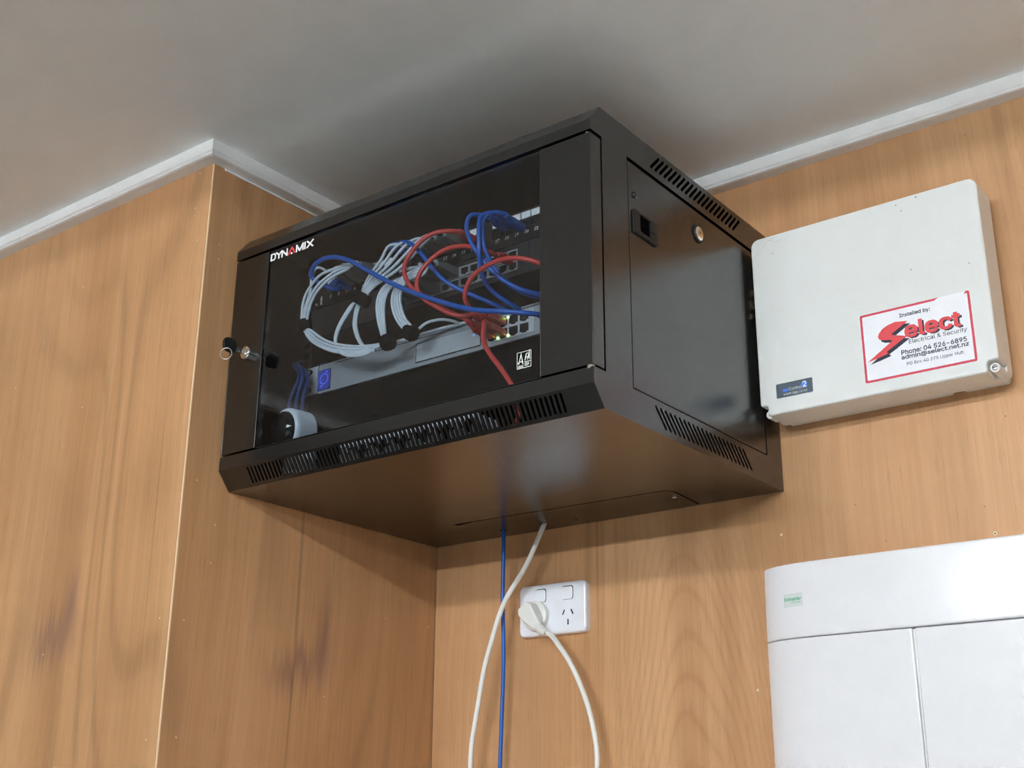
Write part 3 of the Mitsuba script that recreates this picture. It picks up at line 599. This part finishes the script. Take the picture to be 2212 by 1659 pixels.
sw = thing('network_switch', 'dark grey rack switch with two rows of ports below the patch panel', 'network switch')
obj('body', cat(bx(0.0800, 0.5200, RY, -0.12, 0.2290, 0.2722), bx(0.0587, 0.5413, RY, RY + 0.002, 0.2290, 0.2722)), 'mat_dark_face', sw)
sj = mikit.ply(front(ext(sbox(-0.0074, -0.0068, 0.0074, 0.0068).difference(unary_union([sbox(-0.0061, -0.0040, 0.0061, 0.0048), sbox(-0.0030, -0.0055, 0.0030, -0.0039)])), 0, 0.0020), 0), 'mat_silver')
hj = mikit.ply(front(ext(sbox(-0.0072, -0.0066, 0.0072, 0.0066), 0, 0.0006), 0), 'mat_void')
for r_ in range(2):
    for c_ in range(12):
        x, z = 0.2480 + c_ * 0.0156, 0.2430 + r_ * 0.0150
        k = obj('port', {**sj, 'to_world': T().translate((x, RY, z))}, None, sw)
        obj('socket', {**hj, 'to_world': T().translate((x, RY, z))}, None, k)
obj('seam', bx(0.4440, 0.4446, RY - 0.0003, RY, 0.2300, 0.2712), 'mat_void', sw)

gw = thing('gateway', 'silver rack gateway with a blue touchscreen and a row of lit ports', 'gateway')
obj('front_plate', bx(0.0822, 0.5180, RY, RY + 0.003, 0.1428, 0.1846), 'mat_silver', gw)
obj('chassis', bx(0.0835, 0.5165, RY + 0.003, -0.08, 0.1432, 0.1842), 'mat_void', gw)
earp = sbox(0.0587, 0.1436, 0.0810, 0.1840).difference(unary_union([rrect(0.0585, 0.1740, 0.0700, 0.1806, 0.0032), rrect(0.0585, 0.1472, 0.0700, 0.1538, 0.0032)]))
obj('ear', cat(front(ext(earp, 0, 0.0018), RY + 0.001), bx(0.0796, 0.0810, RY - 0.0025, RY, 0.1436, 0.1840)), 'mat_silver_light', gw)
obj('ear', bx(0.5190, 0.5413, RY - 0.0008, RY + 0.001, 0.1436, 0.1840), 'mat_silver_light', gw)
for z in (0.1773, 0.1505):
    s = obj('screw', disc((0.0622, RY - 0.0008, z), (0, -1, 0), 0.0036, 0.0030, 14, dome=0.0018), 'mat_chrome', gw, smooth=40)
    obj('washer', disc((0.0622, RY - 0.0006, z), (0, -1, 0), 0.0056, 0.0012, 16), 'mat_black_dull', gw)
obj('groove', bx(0.1120, 0.5178, RY - 0.0003, RY, 0.1812, 0.1820), 'mat_void', gw)
scp = sbox(0.0806 + 0.0010, 0.1470, 0.1045, 0.1755)
obj('screen_frame', front(ext(scp.buffer(0.0008), 0, 0.0004), RY), 'mat_void', gw)
sk = obj('touchscreen', front(ext(Polygon([(0.0816, 0.1470), (0.1008, 0.1470), (0.1040, 0.1500), (0.1045, 0.1530), (0.1045, 0.1755), (0.0816, 0.1755)]), 0.0004, 0.0008), RY), 'mat_deep_blue', gw, label='glowing blue touchscreen')
scene[sk]['emitter'] = {'type': 'area', 'radiance': rgb(0.008, 0.010, 0.060)}
gk = obj('gauge', front(cat(ext(Point(0.0930, 0.1622).buffer(0.0078, quad_segs=10).difference(Point(0.0930, 0.1622).buffer(0.0068, quad_segs=10)), 0, 0.0002),
                            ext(Point(0.0885, 0.1525).buffer(0.0015), 0, 0.0002), ext(Point(0.0975, 0.1722).buffer(0.0014), 0, 0.0002)), RY - 0.0008), 'mat_blue_print', sk)
scene[gk]['emitter'] = {'type': 'area', 'radiance': rgb(0.016, 0.026, 0.14)}
obj('bay_gap', front(ext(sbox(0.2608, 0.1480, 0.3690, 0.1752), 0, 0.0003), RY), 'mat_void', gw)
obj('drive_bay', front(bext(sbox(0.2620, 0.1492, 0.3682, 0.1746), 0, 0.0012, 0.0006, 2), RY), 'mat_silver_light', gw, label='paler blank drive bay cover')
pl_ = obj('power_light', disc((0.3585, RY - 0.001, 0.1640), (0, -1, 0), 0.0016, 0.0006, 12), 'mat_blue_print', gw)
scene[pl_]['emitter'] = {'type': 'area', 'radiance': rgb(0.05, 0.09, 0.28)}
obj('port_block', front(ext(sbox(0.3835, 0.1476, 0.4520, 0.1790), 0, 0.0008), RY), 'mat_silver_light', gw)
gj = mikit.ply(front(ext(unary_union([sbox(-0.0066, -0.0046, 0.0066, 0.0060), sbox(-0.0032, -0.0062, 0.0032, -0.0040)]), 0, 0.0004), 0), 'mat_void')
for r_ in range(2):
    for c_ in range(4):
        obj('port', {**gj, 'to_world': T().translate((0.3880 + 0.0165 * c_, RY - 0.0008, 0.1555 + 0.0152 * r_))}, None, gw)
for x, z in ((0.4129, 0.1752), (0.3972, 0.1512), (0.4131, 0.1512)):
    k = obj('status_light', front(ext(rrect(x - 0.0020, z - 0.0013, x + 0.0020, z + 0.0013, 0.0008), 0.0008, 0.0016), RY), 'mat_green_print', gw, label='lit green status light')
    scene[k]['emitter'] = {'type': 'area', 'radiance': rgb(1.6, 4.5, 0.7)}

# white power strip and dome camera lying on the cabinet's floor
ps = thing('power_strip', 'white power strip lying on the cabinet floor behind the slots', 'power strip')
obj('body', rbox(0.1750, 0.3960, -0.4000, -0.3450, 0.0016, 0.0460, 0.004), 'mat_camera_white', ps, smooth=40)
for i in range(6):
    x = 0.2000 + 0.0345 * i
    sl = unary_union([slot(x - 0.0055, 0.0300, 0.0080, 0.0024, 60), slot(x + 0.0055, 0.0300, 0.0080, 0.0024, 120), slot(x, 0.0165, 0.0085, 0.0026, 90)])
    obj('outlet', front(ext(sl, -0.0002, 0.0004), -0.400), 'mat_void', ps)
    obj('rocker', front(ext(rrect(x + 0.0125, 0.0130 + (i % 2) * 0.006, x + 0.0215, 0.0350, 0.0015), -0.0002, 0.0010), -0.400), 'mat_void' if i % 3 else 'mat_dark_face', ps)
obj('wiring_mark', front(ext(sbox(0.1795, 0.0180, 0.1845, 0.0262), 0, 0.0004), -0.400), 'mat_filler', ps)
dc = thing('dome_camera', 'small white camera with a glossy black eye, lower left behind the glass', 'camera')
ax = np.array([-0.16, -0.96, -0.10]); ax /= np.linalg.norm(ax)
FC = np.array([0.0865, -0.4150, 0.0745])
ks = np.linspace(0, math.pi / 2, 7)
body_p = [FC - ax * 0.034, FC - ax * 0.0335] + [FC - ax * (0.007 - 0.007 * math.sin(k)) for k in ks]
body_r = [0.024, 0.0275] + [0.0265 + 0.0035 * math.cos(k) for k in ks]
obj('shell', tube_raw_dir(np.array(body_p), np.array(body_r), ax, 36), 'mat_camera_white', dc, smooth=40)
eye = [FC + ax * 0.0135 * math.sin(k) for k in ks]
obj('eye', tube_raw_dir(np.array([FC - ax * 0.001] + eye), np.array([0.0250] + [0.0250 * max(math.cos(k), 0.02) for k in ks]), ax, 36), 'mat_lens', dc, smooth=50)
obj('foot', cyl(FC - ax * 0.028 + (0, 0, -0.0622), FC - ax * 0.028 + (0, 0, -0.022), 0.0230, 0.0200, 28), 'mat_camera_white', dc, smooth=40)


# ---------------------------------------------------------------- patch cables: jacket, ribbed boot and plug at the near end
def boot(p0, p1, r):
    """a ribbed strain relief running from the plug at p0 to p1"""
    p0, p1 = np.array(p0), np.array(p1)
    t = np.linspace(0, 1, 19)
    rr = r * np.where(t < 0.32, 1.9, 1.65 - 0.5 * (t - 0.32) / 0.68 + 0.16 * np.where((np.arange(19) % 3) == 0, 1, -0.5))
    return tube_raw(p0 + (p1 - p0) * t[:, None], rr, 10)


def cable(name, label, group, pts, r, jacket, boot_mat, both=False, plug_mat=None):
    t = thing(name, label, 'cable', group)
    obj('jacket', tube(pts, r, 10, 0.0035), jacket, t, smooth=True)
    ends = ([] if pts is RED3 else [(pts[0], pts[1])]) + ([(pts[-1], pts[-2])] if both else [])
    for p0, p1 in ends:
        obj('boot', boot(p0, p1, r), boot_mat, t, smooth=40)
        obj('plug', rbox(p0[0] - 0.0058, p0[0] + 0.0058, p0[1] - 0.004, RY + 0.001, p0[2] - 0.0042, p0[2] + 0.0042, 0.0012), plug_mat or boot_mat, t)
    return t


ORD5 = ['topmost', 'second from the top', 'middle', 'second from the bottom', 'lowest']
ORD4 = ['leftmost', 'second from the left', 'third from the left', 'rightmost']


def grey_cable(label, group, pts, x, z):
    """a thin grey cable whose plug sits in the port at (x, z) under a long clear hood"""
    t = thing('grey_patch_cable', label, 'cable', group)
    p = [(x, -0.388, z), (x - 0.003, -0.404, z - 0.0005)] + list(pts[2:])
    obj('jacket', tube(p, 0.0021, 10, 0.0035), 'mat_grey_cable', t, smooth=True)
    s = m3.Manifold.sphere(0.0012, 10)
    hd = m3.Manifold.batch_hull([s.translate((x + dx * w, y, z + dz * h)) for y, w, h in ((RY - 0.003, 0.0054, 0.0048), (-0.376, 0.0050, 0.0044), (-0.392, 0.0022, 0.0020)) for dx in (-1, 1) for dz in (-1, 1)]).to_mesh()
    obj('hood', trimesh.Trimesh(hd.vert_properties[:, :3], hd.tri_verts, process=False), 'mat_boot', t, smooth=30)
    for k in range(3):
        y = -0.366 - 0.008 * k
        w = 0.0066 - 0.0008 * k
        obj('rib', bx(x - w, x + w, y - 0.0006, y + 0.0006, z - w + 0.0006, z + w - 0.0006), 'mat_boot', t)
    obj('plug', bx(x - 0.0056, x + 0.0056, RY - 0.004, RY + 0.001, z - 0.0038, z + 0.0038), 'mat_boot', t)


for k_, pts in enumerate(GA):
    lb = ['outermost thin pale grey cable of the far left bundle', 'middle thin pale grey cable of the far left bundle', 'innermost thin pale grey cable of the far left bundle', 'thin pale grey cable with a small hump at the top of the far left bundle'][k_]
    grey_cable(lb, 'pale grey cables of the far left bundle', pts, port_x[(6, 5, 4, 3)[k_]], 0.2962)
for k_, pts in enumerate(GB):
    xp = port_x[10 + k_]
    grey_cable(ORD5[k_] + ' of the five pale grey cables fanning above the upper tie', 'pale grey cables of the upper middle bundle', [None, None, (xp - 0.016, -0.412, 0.2945 - 0.0034 * k_)] + list(pts[3:]), xp, 0.2962)
for k_, pts in enumerate(GC):
    grey_cable(ORD4[k_] + ' of the four pale grey cables hanging to the lowest tie', 'pale grey cables of the lower middle bundle', pts, 0.2480 + 0.0156 * k_, 0.2430)
for k_, pts in enumerate(GD):
    grey_cable(ORD4[k_] + ' of the four pale grey cables curving to the rightmost tie', 'pale grey cables of the right bundle', pts, 0.2792 + 0.0156 * k_, 0.2580)
t = thing('grey_patch_cable', 'single pale grey cable arching over the silver gateway from the rightmost black tie', 'cable')
obj('jacket', tube(GE, 0.0020, 10), 'mat_grey_cable', t, smooth=True)
t = thing('grey_patch_cable', 'single pale grey cable lying along the top edge of the silver gateway', 'cable')
obj('jacket', tube(GF, 0.0020, 10), 'mat_grey_cable', t, smooth=True)
for i, p in enumerate(TIE):
    d = [np.array((0.10, 0.05, -1)), np.array((-0.5, 0, -0.75)), np.array((0.35, 0, -0.9)), np.array((0.75, 0, -0.5))][i]
    d = d / np.linalg.norm(d)
    t = thing('cable_tie', ['black hook-and-loop tie round the far left grey bundle', 'black hook-and-loop tie round the upper middle grey bundle', 'black hook-and-loop tie lowest of the four, just above the gateway', 'black hook-and-loop tie rightmost of the four'][i], 'cable tie')
    L, r = [(0.0072, 0.0088), (0.0085, 0.0118), (0.0070, 0.0108), (0.0072, 0.0105)][i]
    p = np.array(p)
    s = np.linspace(-1, 1, 5)
    obj(t, tube_raw(p + d * L * s[:, None], r * np.array([0.9, 1.02, 1.04, 1.02, 0.9]), 18), 'mat_velcro', None, smooth=40)

for nm, pts, lb in (('red', RED1, 'red patch cable making the larger left loop from the patch panel to the gateway'), ('red', RED2, 'red patch cable looping just inside the largest red loop, from switch to gateway'),
                    ('red', RED3, 'red patch cable arching on the right and leaving behind the door stile')):
    cable('red_patch_cable', lb, None, pts, 0.0030, 'mat_red_cable', 'mat_red_cable', both=True)
cable('red_patch_cable', 'red patch cable dropping from the gateway through the gap below the glass', None, RED4, 0.0031, 'mat_red_cable', 'mat_red_cable')
cable('blue_patch_cable', 'long blue patch cable sweeping across in front of the bundles to the gateway', None, BLU1, 0.0031, 'mat_blue_cable', 'mat_blue_cable', both=True)
for pts, lb in ((BLU2, 'blue patch cable running down behind the red loops to the right'), (BLU3, 'leftmost of the three blue cables hooked out of the upper right ports'),
                (BLU4, 'middle of the three blue cables hooked out of the upper right ports'), (BLU5, 'rightmost of the three blue cables hooked out of the upper right ports')):
    cable('blue_patch_cable', lb, None, pts, 0.0029, 'mat_blue_cable', 'mat_blue_cable')
for i, pts in enumerate(BB):
    t = thing('blue_feed_cable', ORD4[i] + ' of the four dark blue cables going down beside the gateway', 'cable', 'blue feed cables at the left rail')
    obj('jacket', tube([(0.0180 + 0.003 * i, -0.240, 0.225), (0.0260 + 0.003 * i, -0.315, 0.210), (0.0380 + 0.003 * i, -0.362, 0.192)] + [(q[0] - 0.020 + 0.001 * i, q[1] + 0.012 + 0.006 * (i % 2), q[2]) for q in pts[1:]] + [(0.066 + 0.007 * i, -0.374, 0.046), (0.074 + 0.008 * i, -0.342, 0.026), (0.090 + 0.012 * i, -0.280, 0.014), (0.13 + 0.012 * i, -0.22, 0.010)], 0.0028, 10), 'mat_navy_cable', t, smooth=True)

# ---------------------------------------------------------------- alarm box on the back wall
al = thing('alarm_box', 'cream plastic alarm control box on the wall beside the cabinet, with a red-bordered sticker', 'alarm box')
AX0, AX1, AZ0, AZ1, AF = 0.6075, 0.9120, 0.0825, 0.3345, 0.070
cover = rrect(AX0, AZ0, AX1, AZ1, 0.0115)
cover = cover.difference(unary_union([rrect(AX0 - 0.03, AZ0 - 0.03, 0.6180, 0.0965, 0.0045), rrect(0.8975, AZ0 - 0.03, AX1 + 0.03, 0.0965, 0.0045)]))
cover = cover.buffer(-0.0034).buffer(0.0034, quad_segs=5)
obj('cover', front(bext(cover, 0.0385, AF, 0.0026, 5), 0), 'mat_cream', al, smooth=35)
bs = rrect(AX0 + 0.0005, AZ0 + 0.0005, AX1 - 0.0005, AZ1 - 0.0005, 0.0110)
obj('base', cat(front(bext(bs, 0.018, 0.0375, 0.0008, 2), 0), front(ext(rrect(AX0 + 0.009, AZ0 + 0.004, 0.8360, AZ1 - 0.008, 0.004), 0.0002, 0.018), 0), front(ext(rrect(0.8480, AZ0 + 0.004, AX1 - 0.008, AZ1 - 0.008, 0.004), 0.0002, 0.018), 0),
                 front(ext(sbox(0.83, 0.15, 0.86, 0.30), 0.0002, 0.018), 0)), 'mat_cream', al, smooth=35)
for i, (x, z) in enumerate(((0.6135, 0.0895), (0.9045, 0.0890))):
    k = obj('screw_post', disc((x, -0.036, z), (0, -1, 0), 0.0058, 0.018 if i == 0 else 0.026, 20), 'mat_cream', al, smooth=40)
    if i == 0:
        obj('screw_hole', disc((x + 0.0005, -0.0538, z), (0, -1, 0), 0.0024, 0.0004, 14), 'mat_gap', k)
    else:
        obj('screw', disc((x, -0.0618, z), (0, -1, 0), 0.0036, 0.0016, 18, dome=0.0006), 'mat_steel', k, smooth=40)
        obj('screw_slot', bx(x - 0.0026, x + 0.0026, -0.0636, -0.0633, z - 0.0005, z + 0.0005), 'mat_gap', k)
for q in SPECK:
    obj('mark', front(ext(affinity.scale(Point(q).buffer(0.0009, quad_segs=3), 1.3 if q is SPECK[1] else 0.8, 0.9), -0.0002, 0.0001), -AF), 'mat_speck', al)
obj('scratch', front(ext(unary_union([LineString(c).buffer(0.00035) for c in CRACK]).intersection(cover.buffer(-0.004)), -0.0002, 0.00008), -AF), 'mat_crack', al)
nb = np.random.default_rng(5)
for i in range(3):
    obj('sealant', hull([((0.6050 + 0.001 * nb.random(), -0.050 + 0.006 * nb.random() - 0.002 * i, 0.262 - 0.016 * i + 0.01 * nb.random()), 0.0025 + 0.0015 * nb.random()) for _ in range(4)], 10), 'mat_filler', al)
# sticker
st = obj('sticker', front(ext(rrect(0.7510, 0.0986, 0.8882, 0.1886, 0.0022), -0.0001, 0.0003), -AF), 'mat_paper', al, label='white company sticker with a red border')
SY = -AF - 0.0003
obj('border', front(ext(rrect(0.7510, 0.0986, 0.8882, 0.1886, 0.0022).difference(rrect(0.7538, 0.1014, 0.8854, 0.1858, 0.0014)).difference(Polygon([(0.842, 0.1840), (0.852, 0.1895), (0.885, 0.1895), (0.8795, 0.1840)])), 0, 0.0002), SY), 'mat_red_border', st)
ls = Polygon(LOGO_S).buffer(0)
obj('logo_shadow', front(ext(affinity.translate(ls, 0.0030, -0.0038), 0, 0.0001), SY), 'mat_navy_print', st)
obj('logo_initial', front(ext(ls, 0.0001, 0.0002), SY), 'mat_red_print', st)
el = front(text('elect', 0.8060, 0.8740, 0.1470, 0.0190, 0.0001, True), SY - 0.0001)
obj('logo_letters_shadow', trimesh.Trimesh(front(text('elect', 0.8060, 0.8740, 0.1470, 0.0190, 0.0001, True), SY).vertices + (0.0024, 0, -0.0020), el.faces, process=False), 'mat_navy_print', st)
fat = [trimesh.Trimesh(el.vertices + (dx, -0.00002 * k, dz), el.faces, process=False) for k, (dx, dz) in enumerate(((0, 0), (0.0005, 0.0003), (-0.0005, -0.0003), (0.0005, -0.0003), (-0.0005, 0.0003)))]
obj('logo_letters', cat(*fat), 'mat_red_print', st)
for s, u0, u1, v0, h, b in (('Installed by:', 0.8011, 0.8394, 0.1746, 0.0046, True), ('Electrical & Security', 0.8098, 0.8802, 0.1380, 0.0052, False), ('Phone: 04 526-6895', 0.7990, 0.8788, 0.1258, 0.0056, True),
                            ('admin@select.net.nz', 0.7984, 0.8806, 0.1198, 0.0050, True), ('PO Box 40 275 Upper Hutt', 0.8044, 0.8732, 0.1110, 0.0040, False)):
    obj('text_line', front(text(s, u0, u1, v0, h, 0.0002, b), SY), 'mat_navy_print', st)
# name plate
scn = obj('name_plate', front(ext(rrect(0.6316, 0.1028, 0.6818, 0.1222, 0.0016), -0.0001, 0.0004), -AF), 'mat_screen', al, label='dark blue-grey name plate')
obj('plate_rim', front(ext(rrect(0.6308, 0.1020, 0.6826, 0.1230, 0.002).difference(rrect(0.6316, 0.1028, 0.6818, 0.1222, 0.0016)), -0.0001, 0.0007), -AF), 'mat_cream', al)
PY = -AF - 0.0004
obj('name_text', front(text('Control', 0.6490, 0.6668, 0.1108, 0.0042, 0.0002), PY), 'mat_tag', scn)
obj('web_text', front(text('www.aap.co.nz', 0.6412, 0.6740, 0.1054, 0.0036, 0.0002), PY), 'mat_tag', scn)
obj('blue_mark', front(ext(rrect(0.6405, 0.1103, 0.6480, 0.1138, 0.001), 0, 0.0002), PY), 'mat_blue_print', scn)
obj('blue_badge', front(ext(Point(0.6705, 0.1150).buffer(0.0042), 0, 0.0002), PY), 'mat_blue_print', scn)
obj('numeral', front(text('2', 0.6682, 0.6736, 0.1116, 0.0076, 0.0002, True), PY - 0.0002), 'mat_print_white', scn)

# ---------------------------------------------------------------- distribution board, lower right
db = thing('distribution_board', 'large glossy white distribution board at the lower right of the wall', 'distribution board')
prof = np.array([(0.5660, 0.0003), (0.5660, 0.0060), (0.5680, 0.0100), (0.5730, 0.0152), (0.5810, 0.0208), (0.5920, 0.0262), (0.6060, 0.0304), (0.6230, 0.0332), (0.6450, 0.0346), (0.6800, 0.0350)])
BX1 = 1.35


def board(x1, z0, z1, dy, b, tilt=0.0):
    p = Polygon([tuple(q + (0, dy) if q[1] > 0.001 else q) for q in prof if q[0] < x1] + [(0.7000, 0.0350 + dy), (x1 - 0.0035, 0.0350 + dy), (x1 - 0.0012, 0.0350 + dy), (x1 - 0.0004, 0.0347 + dy), (x1, 0.0338 + dy), (x1, 0.0320 + dy), (x1, 0.0003)])
    m = frame(bext(p, z0, z1, b, 4, both=True), (0, 0, 0), (1, 0, 0), (0, -1, 0), (0, 0, 1))
    v = np.array(m.vertices)
    v[:, 1] = np.where(v[:, 1] < -0.004, v[:, 1] + tilt * (v[:, 2] - z0), v[:, 1])
    return trimesh.Trimesh(v, m.faces, process=False)


obj('top_cover', board(BX1, -0.1960, -0.1025, 0.0, 0.0022, 0.035), 'mat_white', db, smooth=40)
obj('left_cover', board(0.7655, -0.620, -0.1972, -0.0006, 0.0010), 'mat_white', db, smooth=40)
dpan = bext(rrect(0.7692, -0.620, BX1, -0.1976, 0.002), 0.010, 0.0362, 0.0016, 3)
obj('door', front(dpan, 0), 'mat_white', db, smooth=40)
obj('gap_strip', bx(0.7650, 0.7700, -0.0300, -0.012, -0.619, -0.1980), 'mat_cream', db)
obj('gap_slit', frame(ext(Polygon([(0.7676, -0.255), (0.7690, -0.262), (0.7692, -0.615), (0.7670, -0.615)]), 0, 0.0006), (0, -0.0300, 0), (1, 0, 0), (0, 0, 1), (0, -1, 0)), 'mat_void', db)
def onboard(m):
    v = np.array(m.vertices)
    x = v[:, 0]
    v[:, 1] -= np.interp(x, prof[:, 0], prof[:, 1])
    v[:, 1] += 0.035 * (v[:, 2] + 0.1960)
    return trimesh.Trimesh(v, m.faces, process=False)
def densify(m):
    return m.subdivide().subdivide().subdivide()
tg = obj('tag', onboard(densify(front(ext(sbox(0.6027, -0.1573, 0.6299, -0.1408), -0.0001, 0.0003), 0))), 'mat_tag', db, label='pale tag with green lettering')
obj('tag_name', onboard(front(text('Schneider', 0.6036, 0.6280, -0.1498, 0.0042, 0.0002, True), -0.0003)), 'mat_green_print', tg)
obj('tag_word', onboard(front(text('Electric', 0.6141, 0.6275, -0.1530, 0.0019, 0.0002), -0.0003)), 'mat_green_print', tg)

# ---------------------------------------------------------------- double power outlet, plug and cord
so = thing('power_outlet', 'white double power outlet on the wall below the cabinet', 'power outlet')
obj('plate', front(bext(rrect(0.1735, -0.1572, 0.2912, -0.0835, 0.0075), 0.0002, 0.0118, 0.0032, 4), 0), 'mat_socket', so, smooth=35)
for x in (0.2127, 0.2604):
    obj('switch_gap', front(ext(rrect(x - 0.0096, -0.1098, x + 0.0096, -0.0900, 0.0036), 0.0116, 0.0121), 0), 'mat_gap', so)
    obj('switch', front(bext(rrect(x - 0.0093, -0.1095, x + 0.0089, -0.0910, 0.0034), 0.0118, 0.0134, 0.0006, 2), 0), 'mat_socket', so, smooth=35)
for x, z, d in ((0.2531, -0.1275, 62), (0.2677, -0.1275, 118), (0.2606, -0.1418, 90)):
    obj('contact_slot', front(ext(affinity.rotate(sbox(x - 0.0038, z - 0.0009, x + 0.0038, z + 0.0009), d), 0.0116, 0.0120), 0), 'mat_gap', so)

co = thing('mains_lead', 'white mains lead running from the cabinet floor to the plug in the outlet', 'power cable')
PC = np.array([0.2068, -0.0, -0.1290])
obj('plug_base', disc((PC[0], -0.0122, PC[2]), (0, -1, 0), 0.0212, 0.0100, 36, dome=0.002), 'mat_plug', co, smooth=40)
ed = np.array([0.60, 0, -0.80])
sid = np.array([0.80, 0, 0.60])
e0 = np.array([0.2195, -0.0300, -0.1470])
q_ = [(-0.0150, 0.0085), (-0.0150, -0.0085), (-0.0090, 0.0125), (-0.0090, -0.0125), (0.0030, 0.0115), (0.0030, -0.0115)]
obj('plug_body', hull([(PC + (0, -0.018, 0) + ed * u_ + sid * v_, 0.002) for u_, v_ in q_] + [(PC + (0, -0.0360, 0) + ed * u_ * 0.9 + sid * v_ * 0.82, 0.003) for u_, v_ in q_] +
                      [(e0 + sid * 0.0035, 0.0042), (e0 - sid * 0.0035, 0.0042)], 16), 'mat_plug', co, smooth=40)
e1 = np.array([0.2335, -0.0285, -0.1580])
tt = np.linspace(0, 1, 19)
obj('strain_relief', tube_raw(e0 + (e1 - e0) * tt[:, None], 0.0068 - 0.0018 * tt + np.where(np.arange(19) % 3 == 0, 0.0005, -0.0004), 16), 'mat_plug', co, smooth=40)
cp = CORD[:1] + CORD + [(0.112, -0.036, -0.42), (0.150, -0.036, -0.52), (0.210, -0.034, -0.56), (0.270, -0.032, -0.52), (0.307, -0.030, -0.43)] + CORD2 + [tuple(e1)]
cp[0] = (0.225, -0.040, 0.040)
obj('cable', tube(cp, 0.0037, 16, 0.004), 'mat_cord', co, smooth=True)
bw = thing('blue_wall_cable', 'blue network cable hanging straight down the wall from the cabinet floor', 'cable')
obj(bw, tube([(0.168, -0.045, 0.060)] + BLUW + [(0.142, -0.018, -0.50), (0.138, -0.012, -0.75)], 0.0029, 12, 0.006), 'mat_blue_cable', None, smooth=True)
